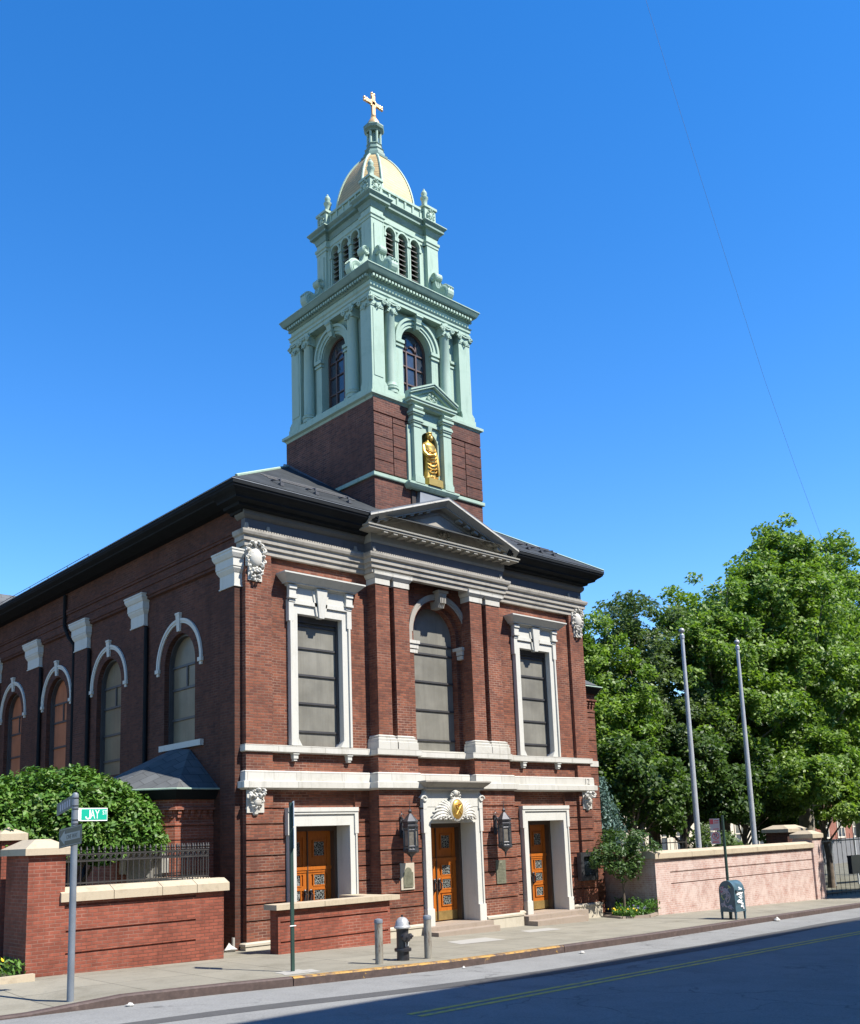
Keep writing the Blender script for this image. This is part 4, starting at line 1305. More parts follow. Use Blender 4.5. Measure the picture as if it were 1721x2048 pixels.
# corner pilasters and the round columns beside them
m = MB(tp(0))
PZ0, PZ1 = 15.84, 18.42
m.box3(-1.97, -1.50, PZ0, 18.76, 1.50, 1.97)
for z0, z1, e in ((15.84, 15.98, .05), (15.98, 16.04, .03), (16.04, 16.08, .015)): m.box3(-1.97 - e, -1.50 + e, z0, z1, 1.50, 1.97 + e)
m.box3(-1.90, -1.57, 16.2, 18.25, 1.96, 1.985)
turn4(m, 'corner_pilaster', M['mint'])
def ionic(m, u0, u1, w, z=18.42):
    c = (u0 + u1) / 2
    m.box3(u0 - .02, u1 + .02, z - .10, z - .06, 1.5, w + .02)
    m.box3(u0 - .04, u1 + .04, z + .20, z + .27, 1.5, w + .05)
    m.box3(u0, u1, z - .06, z + .2, 1.5, w + .03)
    for e, s in ((u0, -1), (u1, 1)):
        pts = [(e + s * .02 + .085 * math.cos(a) * (1 - a / 12) * s, z + .09 + .085 * math.sin(a) * (1 - a / 12), w + .05) for a in [k * .7 for k in range(12)]]
        m.tube(pts, .03, 5)
        m.ellipsoid((e + s * .02, z + .09, w + .05), (.035, .035, .04), 6, 5)
    m.tube([(c - .08, z - .02, w + .05), (c, z - .16, w + .05), (c + .08, z - .02, w + .05)], .026, 5)
    m.tube([(u0 + .03, z + .16, w + .05), (c, z + .11, w + .06), (u1 - .03, z + .16, w + .05)], .026, 5)
m = MB(tp(0)); ionic(m, -1.95, -1.53, 1.97)
turn4(m, 'capital', M['mint'])
m = MB(tp(0)); ionic(m, 1.53, 1.95, 1.97)
turn4(m, 'capital', M['mint'])
def rcol(u, w=1.86):
    x, y, _ = tp(0)(u, 0, w)
    m = MB()
    m.lathe(x, y, [(.20, 15.85), (.20, 15.95), (.225, 15.97), (.225, 16.02), (.185, 16.04), (.20, 16.07), (.175, 16.10), (.172, 16.2), (.17, 17.0), (.15, 18.3), (.165, 18.32), (.165, 18.36), (.15, 18.37), (.15, 18.75)], 20)
    turn4(m, 'column', M['mint'], smooth=40)
    m = MB(tp(0)); ionic(m, u - .17, u + .17, w + .13)
    turn4(m, 'capital', M['mint'])
rcol(-1.19); rcol(.98)
m = MB(); m.sweep(sq(1.95), [(-.5, 18.66), (.03, 18.66), (.03, 18.76), (.06, 18.78), (.06, 18.86), (.10, 18.90), (.02, 18.93), (.02, 19.12), (.05, 19.14), (-.5, 19.2)], closed=True)
tbuild(m, 'entablature', M['mint']).location = (0, 0, 0)
m = MB(); m.sweep(sq(1.95), [(-.3, 19.10), (.04, 19.10), (.07, 19.14), (.09, 19.24), (.20, 19.27), (.22, 19.30), (.26, 19.38), (.28, 19.42), (.28, 19.47), (.0, 19.53), (-.9, 19.60)], closed=True)
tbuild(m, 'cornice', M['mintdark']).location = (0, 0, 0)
m = MB(tp(0))
for k in range(34):
    u = -2.0 + 4.0 * (k + .5) / 34
    m.box3(u - .035, u + .035, 19.16, 19.235, 1.95 + .03, 1.95 + .17)
turn4(m, 'dentil_row', M['mint'])
m = MB(); m.sweep(sq(2.23), [(-.02, 19.43), (.012, 19.43), (.012, 19.455), (-.02, 19.46)], closed=True)
tbuild(m, 'cornice_edge', M['mint']).location = (0, 0, 0)

# ---- belfry
ZMAP = lambda z: z if z < 19.9 else 19.9 + (z - 19.9) * 1.178
BH, BW_ = 1.36, 1.22
m = MB(); m.sweep(sq(1.42), [(-.6, 19.5), (.05, 19.5), (.05, 19.85), (.0, 19.9), (-.6, 19.92)], closed=True)
tbuild(m, 'belfry_base', M['mint']).location = (0, 0, 0)
m = MB(tp(0))
LU = [-.54, -.04, .46]; LR, LZ = .185, 21.22
edges = [-BW_] + [x for u in LU for x in (u - LR, u + LR)] + [BW_]
for i in range(0, len(edges), 2): m.box3(edges[i], edges[i + 1], 19.85, LZ, BW_ - .2, BW_)
for i, u in enumerate(LU):
    a = -BW_ if i == 0 else (LU[i - 1] + u) / 2
    b = BW_ if i == 2 else (LU[i + 1] + u) / 2
    m.arch_fill(u, LZ, LR, a, b, 21.85, BW_, BW_ - .2, 14)
m.box3(-BW_, BW_, 19.8, 20.12, BW_ - .2, BW_)
turn4(m, 'belfry_wall', M['mint'])
m = MB(tp(0))
for u in LU:
    m.arch_ring(u, LZ, LR + .01, LR + .06, BW_, BW_ + .07, n=18)
    for s in (-1, 1):
        q = sorted((u + s * LR, u + s * (LR + .055))); m.box3(q[0], q[1], 20.12, LZ - .1, BW_, BW_ + .05); m.box3(q[0] - .015, q[1] + .015, LZ - .1, LZ, BW_, BW_ + .08)
turn4(m, 'arcade', M['mint'])
m = MB(tp(0))
for u in LU:
    for k in range(9):
        z = 20.14 + .14 * k
        h = LR if z < LZ else max(.04, math.sqrt(max(0, LR * LR - (z - LZ) ** 2)))
        m.hexa([(u - h, z, BW_ - .02), (u + h, z, BW_ - .02), (u + h, z + .09, BW_ - .16), (u - h, z + .09, BW_ - .16)], [(u - h, z + .022, BW_ - .02), (u + h, z + .022, BW_ - .02), (u + h, z + .112, BW_ - .16), (u - h, z + .112, BW_ - .16)])
turn4(m, 'louvre', M['louvre'])
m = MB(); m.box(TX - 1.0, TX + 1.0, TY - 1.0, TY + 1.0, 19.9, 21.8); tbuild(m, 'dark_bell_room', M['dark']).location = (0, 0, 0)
m = MB(tp(0))
m.box3(-BH, -.90, 19.85, 21.45, .90, BH); m.box3(-BH - .05, -.86, 19.85, 20.0, .86, BH + .05)
m.box3(-BH + .09, -.99, 20.1, 21.25, BH - .01, BH + .03)
m.box3(-.90, -.80, 19.85, 21.6, BW_, BW_ + .07)
turn4(m, 'belfry_pier', M['mint'])
# entablature that breaks forward over the corner piers
def brk(h, r, c):
    """square outline of half width r with corner blocks of half width h reaching in to c"""
    out = []
    for k in range(4):
        f = tp(k)
        for u, w_ in ((-h, h), (-c, h), (-c, r), (c, r), (c, h)):
            p = f(u, 0, w_); out.append((p[0], p[1]))
    return out
m = MB(); m.sweep(brk(BH, BW_ + .02, .88), [(-.4, 21.4), (.02, 21.4), (.02, 21.47), (.05, 21.49), (.05, 21.56), (.0, 21.58), (0, 21.72), (-.4, 21.8)], closed=True)
tbuild(m, 'architrave', M['mint']).location = (0, 0, 0)
m = MB(); m.sweep(brk(BH, BW_ + .02, .88), [(-.4, 21.7), (.02, 21.7), (.04, 21.76), (.07, 21.84), (.16, 21.87), (.16, 21.93), (.21, 21.98), (.22, 22.0), (.22, 22.04), (-.4, 22.12)], closed=True)
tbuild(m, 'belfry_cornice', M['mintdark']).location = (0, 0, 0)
m = MB(); m.sweep(brk(BH, BW_ + .02, .88), [(.20, 22.005), (.232, 22.005), (.232, 22.03), (.20, 22.035)], closed=True)
tbuild(m, 'cornice_edge', M['mint']).location = (0, 0, 0)
ZMAP = None
# scroll brackets standing on the ledge at the corners
def scroll(u, s):
    m = MB(tp(0))
    th = .12
    zB, wB, rB, zT, wT, rT = 19.84, BH + .50, .26, 20.56, BH + .13, .15
    prof = [(wB + rB * math.cos(R(t)), zB + rB * math.sin(R(t))) for t in range(20, 130, 15)]
    e0 = Vector(prof[-1])
    for k in range(1, 9):                                        # sweeping up to the small upper curl
        t = k / 8
        prof.append((e0.x + (wT + .02 - e0.x) * (1 - (1 - t) ** 2.0), e0.y + (zT - e0.y) * t ** 1.5))
    for k in range(len(prof) - 1):
        a, b = prof[k], prof[k + 1]
        lo = 19.55 if k < 7 else a[1] - .35
        m.hexa([(u - th * .8, a[1], a[0]), (u - th * .8, b[1], b[0]), (u - th * .8, max(19.5, b[1] - .3), BH - .05), (u - th * .8, max(19.5, a[1] - .3), BH - .05)],
               [(u + th * .8, a[1], a[0]), (u + th * .8, b[1], b[0]), (u + th * .8, max(19.5, b[1] - .3), BH - .05), (u + th * .8, max(19.5, a[1] - .3), BH - .05)])
    for cz, cw, r in ((zB, wB, rB), (zT, wT, rT)):
        m.rings([[(u + q, cz + rr_ * math.sin(2 * PI * j / 18), cw + rr_ * math.cos(2 * PI * j / 18)) for j in range(18)] for q, rr_ in ((-th, r * .3), (-th - .03, r * .55), (-th - .01, r * .6), (-th - .03, r * .8), (-th, r), (th, r), (th + .03, r * .8), (th + .01, r * .6), (th + .03, r * .55), (th, r * .3))])
    for q in (-.09, 0, .09):
        m.tube([(u + q, z + .015, w + .012) for w, z in prof], .028, 5)
    turn4(m, 'scroll_bracket', M['mint'])
scroll(-1.13, -1); scroll(1.13, 1)
ZMAP = lambda z: z + .40
# attic: corner blocks with shields and finials, panelled parapet between
m = MB(tp(0))
m.box3(-1.34, -.88, 22.05, 22.62, .88, 1.34); m.box3(-1.38, -.84, 22.62, 22.70, .84, 1.38); m.box3(-1.37, -.85, 22.05, 22.14, .85, 1.37)
turn4(m, 'attic_block', M['mint'])
m = MB(tp(0)); relief(m, (lambda u, v, w_: tp(0)(u, v, w_ + 1.34)), -1.11, 22.38, .12, .17, 41, 11, .045, .05)
m.tf = lambda u, v, w_: tp(0)(u, v, w_ + 1.34)
m.ellipsoid((-1.11, 22.38, .01), (.08, .11, .05), 10, 6)
turn4(m, 'shield', M['mint'])
m = MB(tp(0)); relief(m, (lambda u, v, w_: tp(0)(u, v, w_ + 1.34)), 1.11, 22.38, .12, .17, 43, 11, .045, .05)
m.tf = lambda u, v, w_: tp(0)(u, v, w_ + 1.34)
m.ellipsoid((1.11, 22.38, .01), (.08, .11, .05), 10, 6)
turn4(m, 'shield', M['mint'])
m = MB(tp(0))
m.box3(-.88, .88, 22.05, 22.50, 1.10, 1.20); m.box3(-.88, .88, 22.50, 22.58, 1.06, 1.25)
for k in range(6):
    u = -.80 + .32 * k; m.box3(u - .035, u + .035, 22.15, 22.50, 1.2, 1.235)
m.box3(-.88, .88, 22.05, 22.15, 1.2, 1.24)
turn4(m, 'parapet', M['mint'])
x, y, _ = tp(0)(-1.10, 0, 1.10)
m = MB(); m.lathe(x, y, [(.22, 22.69), (.24, 22.74), (.17, 22.78), (.10, 22.82), (.09, 22.9), (.10, 23.06), (.13, 23.10), (.13, 23.14), (.08, 23.17), (.085, 23.24), (.10, 23.29), (.07, 23.36), (.03, 23.4), (.035, 23.43), (.005, 23.47)], 12)
turn4(m, 'finial', M['mint'], smooth=50)
ZMAP = None
# ---- dome: four broad and four narrow gilded webs between copper ribs
DB, DT, DRB, DRT = 22.72, 24.98, 1.28, .30
def dome_r(t):                                                  # t 0..1 from foot to top
    return DRT + (DRB - DRT) * max(0, 1 - t * t) ** .78
def dome_pt(a, t, e=0):
    """octagon with narrow corner webs"""
    r = dome_r(t) + e
    return (TX + math.cos(a) * r, TY + math.sin(a) * r, DB + (DT - DB) * t)
CORN = []
NW = R(14.5)
for k in range(4):
    for s in (-1, 1):
        CORN.append(k * PI / 2 + PI / 4 + s * NW)
CORN.sort()
RC = 1.10
m = MB(); rg = []
for j in range(15):
    t = j / 14
    rg.append([dome_pt(a, t, 0) for a in CORN])
m.rings(rg)
dome = tbuild(m, 'dome', M['golddome'], smooth=30); dome.location = (0, 0, 0)
m = MB()
for a in CORN: m.tube([dome_pt(a, j / 14, .0) for j in range(15)], .042, 6)
tbuild(m, 'dome_ribs', M['mint']).location = (0, 0, 0)
def octa(r, z): return [(TX + math.cos(PI / 8 + k * PI / 4) * r, TY + math.sin(PI / 8 + k * PI / 4) * r, z) for k in range(8)]
m = MB(); m.rings([octa(1.2, 22.4), octa(1.24, 22.8), octa(1.05, 22.9)])
tbuild(m, 'dome_drum', M['mint']).location = (0, 0, 0)
m = MB(); m.rings([octa(r, z) for r, z in ((.46, 24.86), (.47, 24.93), (.38, 25.0), (.37, 25.10), (.33, 25.14), (.31, 25.22), (.335, 25.26), (.27, 25.32), (.25, 25.42), (.275, 25.46), (.22, 25.52))])
m.lathe(TX, TY, [(.13, 25.5), (.12, 26.0)], 10)
m.rings([octa(r, z) for r, z in ((.25, 25.93), (.27, 25.97), (.33, 26.02), (.355, 26.10), (.345, 26.14), (.26, 26.19), (.2, 26.2))])
lan = tbuild(m, 'lantern', M['mintdark'], smooth=20); lan.location = (0, 0, 0)
m = MB()
for k in range(6):
    a = k * PI / 3 + .3
    m.tube([(TX + .2 * math.cos(a), TY + .2 * math.sin(a), z) for z in (25.5, 25.72, 25.96)], .042, 7)
tbuild(m, 'lantern_columns', M['mint'], smooth=40).location = (0, 0, 0)
m = MB(); m.lathe(TX, TY, [(.21, 26.18), (.22, 26.24), (.19, 26.34), (.12, 26.46), (.07, 26.54), (.085, 26.56), (.085, 26.6), (.04, 26.62)], 16)
tbuild(m, 'gold_cone', M['goldcross'], smooth=50).location = (0, 0, 0)
m = MB(tp(0))
cz = 27.05
m.box3(-.062, .062, 26.6, 27.34, -.04, .04); m.box3(-.30, .30, cz - .055, cz + .055, -.04, .04)
for u, v in ((-.32, cz), (.32, cz), (0, 27.36)):
    for du, dv in ((0, 0), (.05, .05), (-.05, .05), (.05, -.05), (-.05, -.05)):
        m.ellipsoid((u + du * .9, v + dv * .9, 0), (.052, .052, .045), 8, 6)
for s in (-1, 1):
    for q in (-1, 1): m.ellipsoid((s * .085, cz + q * .085, 0), (.045, .045, .035), 8, 6)
tbuild(m, 'cross', M['goldcross']).location = (0, 0, 0)

# ------------------------------------------------------------------ gilded statue in the niche
st = thing('statue', 'gilded statue of a robed bearded man standing in the tower niche', 'statue', (NU - .02, TY - TH - .0, 13.2))
SX, SY, SZ = NU + .0, TY - TH - .02, 13.2
m = MB(); m.box(SX - .27, SX + .27, SY - .28, SY + .3, 13.2, 13.40); m.box(SX - .24, SX + .24, SY - .25, SY + .27, 13.40, 13.43)
m.build('pedestal', M['gold'], st)
m = MB()
rg = []
nn = 40
prof = [(.0, .235, .19, 0, 0), (.08, .215, .175, 0, 0), (.3, .185, .155, .005, .0), (.55, .185, .15, .015, -.01), (.72, .20, .155, .02, -.01), (.84, .195, .15, .015, -.01), (.95, .205, .15, .005, 0), (1.04, .235, .15, 0, .0), (1.10, .22, .13, -.01, .01), (1.15, .13, .10, -.015, .01), (1.19, .07, .065, -.015, .01), (1.24, .06, .06, -.01, 0)]
def rad(prof, t):
    for a, b in zip(prof, prof[1:]):
        if t <= b[0]:
            q = (t - a[0]) / (b[0] - a[0]); return [a[i] + (b[i] - a[i]) * q for i in range(1, 5)]
    return prof[-1][1:]
for j in range(46):
    t = 1.24 * j / 45
    rx, ry, ox, oy = rad(prof, t)
    ring = []
    for k in range(nn):
        a = 2 * PI * k / nn
        fold = .045 * math.sin(11 * a + 3 * math.sin(a + t * 2)) * max(0, 1 - t / .62) + .04 * math.sin(7 * (a * .6 + t * 5.2)) * math.exp(-((t - .72) / .24) ** 2)
        ring.append((SX + ox + rx * (1 + fold) * math.cos(a), SY + oy + ry * (1 + fold) * math.sin(a), 13.43 + t))
    rg.append(ring)
m.rings(rg)
# head, turned a little to the street's right
hx, hy, hz = SX + .0, SY - .02, 14.79
rg = []
for j in range(13):
    t = -PI / 2 + PI * j / 12
    ring = []
    for k in range(20):
        a = 2 * PI * k / 20
        r = .088 * math.cos(t) if 0 < j < 12 else .008
        x, y = r * math.cos(a), r * 1.12 * math.sin(a)
        f = -(x * .45 * -1 + y * .9)                           # how far the point faces the front
        if y < -.02 and -.35 < t < .05: y -= .012 * max(0, 1 - abs(x) * 30)
        ring.append((hx + x, hy + y, hz + .118 * math.sin(t)))
    rg.append(ring)
m.rings(rg)
m.ellipsoid((hx + .03, hy - .08, hz - .09), (.055, .05, .085), 10, 7)    # beard
m.ellipsoid((hx + .025, hy - .105, hz - .005), (.016, .025, .03), 6, 5)  # nose
for s in (-1, 1): m.ellipsoid((hx + .02 + s * .032, hy - .088, hz + .022), (.016, .012, .01), 6, 5)
m.tube([(hx - .085, hy - .01, hz + .055), (hx - .04, hy - .09, hz + .07), (hx + .03, hy - .1, hz + .07), (hx + .085, hy - .02, hz + .055)], .024, 6)
# arms and drapery
m.tube([(SX - .21, SY - .0, 14.44), (SX - .25, SY - .08, 14.22), (SX - .19, SY - .17, 14.10), (SX - .03, SY - .20, 14.14), (SX + .05, SY - .19, 14.18)], [.075, .068, .055, .042, .03], 10)
m.tube([(SX + .2, SY - .0, 14.45), (SX + .265, SY - .04, 14.2), (SX + .28, SY - .08, 14.0), (SX + .285, SY - .1, 13.88)], [.072, .062, .05, .035], 10)
for k in range(5): m.tube([(SX + .05 + .006 * k, SY - .19, 14.16 + .014 * k), (SX + .10, SY - .195, 14.17 + .016 * k)], .010, 5)
for k in range(7):
    z = 14.32 - .105 * k
    m.tube([(SX - .20 + .012 * k, SY - .10, z), (SX - .07, SY - .185, z - .09), (SX + .09, SY - .185, z - .06), (SX + .21, SY - .09, z + .05)], .022, 6)
m.tube([(SX + .25, SY - .06, 14.1), (SX + .27, SY - .09, 13.85), (SX + .29, SY - .1, 13.62)], [.05, .06, .035], 8)
for s in (-1, 1): m.ellipsoid((SX + s * .09, SY - .19, 13.46), (.05, .09, .035), 8, 6)
m.build('robed_figure', M['gold'], st, smooth=60)
# ------------------------------------------------------------------ the long side of the church
SW = .1
m = MB(leftside(SW))
WC = [3.36, 7.56, 11.38, 15.2, 19.0]
PB = [(.16, .80), (5.19, 5.96), (8.92, 9.82), (12.70, 13.67), (16.5, 17.4), (20.3, 20.98)]
PX = [-.2, 0, 0, 0, 0, 0]
WR, WS, WB = .81, 8.0, 5.4
edges = [.2] + [(PB[i][0] + PB[i][1]) / 2 for i in range(1, 5)] + [21]
for i, c in enumerate(WC):
    a, b = edges[i], edges[i + 1]
    zb = 5.92 if i == 0 else WB
    m.box3(a, c - WR, .4, WS, -.6, 0); m.box3(c + WR, b, .4, WS, -.6, 0); m.box3(c - WR, c + WR, .4, zb, -.6, 0)
    m.arch_fill(c, WS, WR, a, b, 11.4, 0, -.6, 28)
m.tf = None
m.box(.3, 12.3, 20.6, 21, .4, 11.6)
m.box(12.0, 12.5, .6, 21, .4, 11.3)
for (a, b), q in zip(PB, PX): m.box(q, .12, a, b, .4, 10.2)
m.box(-.02, .12, .16, 21, 10.15, 11.45)
m.sweep([(SW, 21), (SW, .16)], [(-.1, 10.02), (.09, 10.08), (.09, 10.15), (-.1, 10.2)])
m.sweep([(-.02, 21), (-.02, .16), (.1, .16)], [(-.05, 10.62), (.04, 10.64), (.04, 10.70), (.02, 10.71), (.05, 10.73), (.05, 10.80), (-.05, 10.82)])
m.sweep([(-.02, 21), (-.02, .16), (.1, .16)], [(-.05, 10.38), (.03, 10.40), (.03, 10.47), (-.05, 10.48)])
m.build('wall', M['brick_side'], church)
def cap_of(a, b, q):
    m = MB()
    m.sweep([(SW, b), (q, b), (q, a), (SW, a)], [(-.02, 9.27), (.03, 9.27), (.03, 9.30), (.01, 9.31), (.01, 9.60), (.02, 9.61), (.07, 9.70), (.07, 9.74), (.085, 9.75), (.085, 9.94), (.11, 9.96), (.15, 10.05), (.15, 10.11), (.165, 10.12), (.165, 10.16), (-.02, 10.19)])
    m.box(q, SW, a, b, 9.27, 10.19)
    for v in m.v: v.z += .08
    return m.build('capital', M['trim'], church)
for (a, b), q in zip(PB[:5], PX): cap_of(a, b, q)
def side_window(c, first, mat):
    m = MB(leftside(SW))
    m.arch_ring(c, WS, 1.07, 1.20, -.02, .03, n=32); m.arch_ring(c, WS, 1.13, 1.20, .03, .05, n=32)
    for s in (-1, 1):
        u = sorted((c + s * 1.04, c + s * 1.23)); m.box3(u[0], u[1], WS - .10, WS, -.02, .07); m.box3(u[0] + .04, u[1] - .04, WS - .18, WS - .10, -.02, .04)
    arch = m.build('window_arch', M['trim'], church)
    m = MB(leftside(SW)); m.hexa([(c - .07, 8.86, -.05), (c + .07, 8.86, -.05), (c + .10, 9.32, -.05), (c - .10, 9.32, -.05)], [(c - .07, 8.86, .05), (c + .07, 8.86, .05), (c + .10, 9.32, .08), (c - .10, 9.32, .08)])
    m.box3(c - .11, c + .11, 9.30, 9.35, -.05, .09)
    m.build('keystone', M['trim'], arch)
    m = MB(leftside(SW)); pts = [(c + WR * math.cos(PI * k / 20), WS + WR * math.sin(PI * k / 20)) for k in range(21)]
    m.prism([(c + WR, WB)] + pts + [(c - WR, WB)], -.28, -.25); m.build('pane', mat, arch)
    m = MB(leftside(SW))
    for z in (WS, 7.40, 6.60, 5.85): m.box3(c - WR, c + WR, z - .03, z + .03, -.25, -.21)
    m.box3(c - .03, c + .03, 7.43, WS - .03, -.25, -.215)
    for s in (-1, 1): u = sorted((c + s * (WR - .06), c + s * (WR - .004))); m.box3(u[0], u[1], WB, WS, -.25, -.13)
    m.arch_ring(c, WS, WR - .06, WR - .004, -.25, -.13, n=24)
    m.build('glazing_bar', M['brownframe'], arch)
for i, c in enumerate(WC): side_window(c, i == 0, M['pane_tan'] if i < 2 else M['pane_reflect'])
m = MB(leftside(SW)); m.box3(WC[0] - 1.25, WC[0] + .9, 5.78, 5.93, -.35, .10); m.build('window_sill', M['trim'], church)
m = MB(); m.tube([(-.09, 10.48, 11.3), (-.09, 10.46, 10.3), (-.06, 10.2, 9.9), (.03, 9.95, 9.6), (.03, 9.94, .9)], .055, 8)
m.build('downpipe', M['gutter'], church)
for y in (5.12, 8.84, 12.62):
    m = MB(); m.tube([(.03, y, 9.3), (.03, y, .9)], .055, 8); m.build('downpipe', M['gutter'], church)

# ------------------------------------------------------------------ low many-sided annexes against both sides
def annex(name_label, pts, z1, z_eave, roof_top, ztop, mat, groove0, door=None, xs=1):
    """pts: plan corners from the wall round to the wall, seen from above counter-clockwise"""
    m = MB()
    lo = [(x, y, .3) for x, y in pts]; hi = [(x, y, z1) for x, y in pts]
    m.hexa(lo, hi)
    out = [(-.03, 0)]
    zc = z1 - .62
    # flat proud courses with open joints, then the corbelled cornice
    z = groove0
    zs = []
    while z > 1.2: zs.append(z); z -= .372
    zs = [zc] + zs + [1.1]
    for a, b in zip(zs, zs[1:]):
        m.sweep(pts, [(-.03, b + .013), (.035, b + .013), (.035, a - .013), (-.03, a - .013)])
    m.sweep(pts, [(-.05, zc + .02), (.05, zc + .02), (.05, zc + .08), (-.05, zc + .08)])
    m.sweep(pts, [(-.05, z1 - .26), (.12, z1 - .24), (.12, z1 - .19), (.06, z1 - .18), (.06, z1), (-.05, z1)])
    for a, b in zip(pts, pts[1:]):
        A, B = Vector(a), Vector(b); L = (B - A).length; d = (B - A) / L; nv = Vector((d.y, -d.x))
        k = max(1, int(L / .155))
        for j in range(k):
            p = A + d * (j + .5) * L / k
            for q, zz, hh in ((.085, z1 - .33, .09), (.06, z1 - .42, .08)):
                c = [p - d * .042, p + d * .042]
                m.hexa([(c[0].x, c[0].y, zz), (c[1].x, c[1].y, zz), (c[1].x + nv.x * q, c[1].y + nv.y * q, zz), (c[0].x + nv.x * q, c[0].y + nv.y * q, zz)],
                       [(c[0].x, c[0].y, zz + hh), (c[1].x, c[1].y, zz + hh), (c[1].x + nv.x * q, c[1].y + nv.y * q, zz + hh), (c[0].x + nv.x * q, c[0].y + nv.y * q, zz + hh)])
    ax = m.build('annex', mat, church)
    m = MB(); m.sweep(pts, [(-.1, z1), (.14, z1), (.22, z1 + .10), (.30, z1 + .2), (.30, z1 + .25), (-.1, z1 + .26)])
    m.build('gutter', M['gutter'], ax)
    m = MB(); e = []
    n = len(pts)
    for i in range(n):
        ns = []
        if i > 0: d = (Vector(pts[i]) - Vector(pts[i - 1])).normalized(); ns.append(Vector((d.y, -d.x)))
        if i < n - 1: d = (Vector(pts[i + 1]) - Vector(pts[i])).normalized(); ns.append(Vector((d.y, -d.x)))
        mt = ns[0] if len(ns) == 1 else (ns[0] + ns[1]) / (1 + ns[0].dot(ns[1]))
        e.append((pts[i][0] + mt.x * .32, pts[i][1] + mt.y * .32, z_eave))
    E_ = [m.P(p) for p in e]; T_ = [m.P(x, y, ztop) for x, y in roof_top]
    for i in range(n - 1): m.face(E_[i], E_[i + 1], T_[i + 1], T_[i])
    E2 = [m.P(p[0], p[1], p[2] - .03) for p in e]
    for i in range(n - 1): m.face(E2[i + 1], E2[i], E_[i], E_[i + 1])
    m.build('annex_roof', M['slate_grey'], ax, recalc=False)
    m = MB(); m.tube([(p[0], p[1], p[2] + .0) for p in e], .022, 5); m.build('gutter_edge', M['mint'], ax)
    return ax
LP_ = [(.1, 5.06), (-.89, 5.06), (-1.86, 4.09), (-1.86, 2.63), (-.89, 1.66), (.1, 1.66)]
axl = annex('', LP_, 4.42, 4.66, [(.08, 3.7), (-.12, 3.5), (-.16, 3.35), (-.16, 3.1), (-.12, 2.95), (.08, 2.75)], 5.74, M['brick_orange'], 3.48)
# arched door in the slanting face
dx, dy = Vector((-.89 + 1.86, 1.66 - 2.63)).normalized()
def slant(u, v, w): return (-1.375 + dx * u + dy * w * 1.0, 2.145 + dy * u - dx * w, v)
m = MB(slant); m.arch_ring(0, 2.95, .42, .57, -.02, .10, n=20)
for s in (-1, 1): u = sorted((s * .42, s * .57)); m.box3(u[0], u[1], 2.75, 2.95, -.02, .10)
arch = m.build('door_arch', M['trim'], axl)
m = MB(slant); m.prism([(.42, 1.1)] + [(.42 * math.cos(PI * k / 16), 2.95 + .42 * math.sin(PI * k / 16)) for k in range(17)] + [(-.42, 1.1)], .03, .05)
m.build('door', M['concrete'], arch)
RP_ = [(12.5, .42), (13.46, .42), (14.3, 1.26), (14.3, 3.2), (12.5, 3.2)]
axr = annex('', RP_, 7.78, 7.98, [(12.5, 1.5), (12.9, 1.7), (13.1, 2.0), (13.1, 3.0), (12.5, 3.0)], 8.95, M['brick'], 7.0)
m = MB(); m.sweep([(12.5, .42), (13.46, .42), (14.3, 1.26), (14.3, 3.2)], [(-.1, 5.38), (.03, 5.38), (.06, 5.4), (.06, 5.58), (-.1, 5.6)]); m.build('sill_course', M['white'], axr)

# a further slate roof beyond the nave
fb = thing('school_building', 'building behind the church with a grey slate roof showing above the long eave', 'building', (3, 27, 1))
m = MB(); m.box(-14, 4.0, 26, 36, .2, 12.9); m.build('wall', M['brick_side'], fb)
m = MB(); m.hexa([(-14.6, 25.4, 12.9), (7.5, 25.4, 12.9), (7.5, 37, 12.9), (-14.6, 37, 12.9)], [(-8, 27.2, 15.4), (4.4, 27.2, 15.4), (4.4, 34, 15.4), (-8, 34, 15.4)])
m.build('roof', M['slate_grey'], fb)
# ------------------------------------------------------------------ yard walls, piers and iron fences
def grooved_wall(mb, x0, x1, yf, yb, ztop, grooves, gx0, gx1, base=.2):
    """brick wall along the street with sunk joints between gx0 and gx1"""
    z0 = gz(max(x0, x1)) - base
    mb.box(x0, x1, yf + .035, yb, z0, ztop)
    if gx0 > x0: mb.box(x0, gx0, yf, yf + .045, z0, ztop)
    if gx1 < x1: mb.box(gx1, x1, yf, yf + .045, z0, ztop)
    zs = [ztop] + grooves + [z0]
    for a, b in zip(zs, zs[1:]): mb.box(gx0, gx1, yf, yf + .045, b + .018, a - (.018 if a != ztop else 0))
def coping(mb, x0, x1, y0, y1, z0, z1, z2, e=.09, joints=()):
    """cut stones with a weathered top; joints: where one stone meets the next"""
    xs = [x0 - e] + list(joints) + [x1 + e]
    for a, b in zip(xs, xs[1:]):
        a += .006; b -= .006
        mb.hexa([(a, y0 - e, z0), (b, y0 - e, z0), (b, y1 + e, z0), (a, y1 + e, z0)], [(a, y0 - e, z1), (b, y0 - e, z1), (b, y1 + e, z1), (a, y1 + e, z1)])
        mb.hexa([(a, y0 - e, z1), (b, y0 - e, z1), (b, y1 + e, z1), (a, y1 + e, z1)], [(a, y0 + .12, z2), (b, y0 + .12, z2), (b, y1 - .12, z2), (a, y1 - .12, z2)])
def pier_cap(mb, x0, x1, y0, y1, z0, z1, z2, e=.10):
    mb.box(x0 - e, x1 + e, y0 - e, y1 + e, z0, z1)
    mb.hexa([(x0 - e, y0 - e, z1), (x1 + e, y0 - e, z1), (x1 + e, y1 + e, z1), (x0 - e, y1 + e, z1)], [(x0 + .2, y0 + .24, z2), (x1 - .2, y0 + .24, z2), (x1 - .2, y1 - .24, z2), (x0 + .2, y1 - .24, z2)])

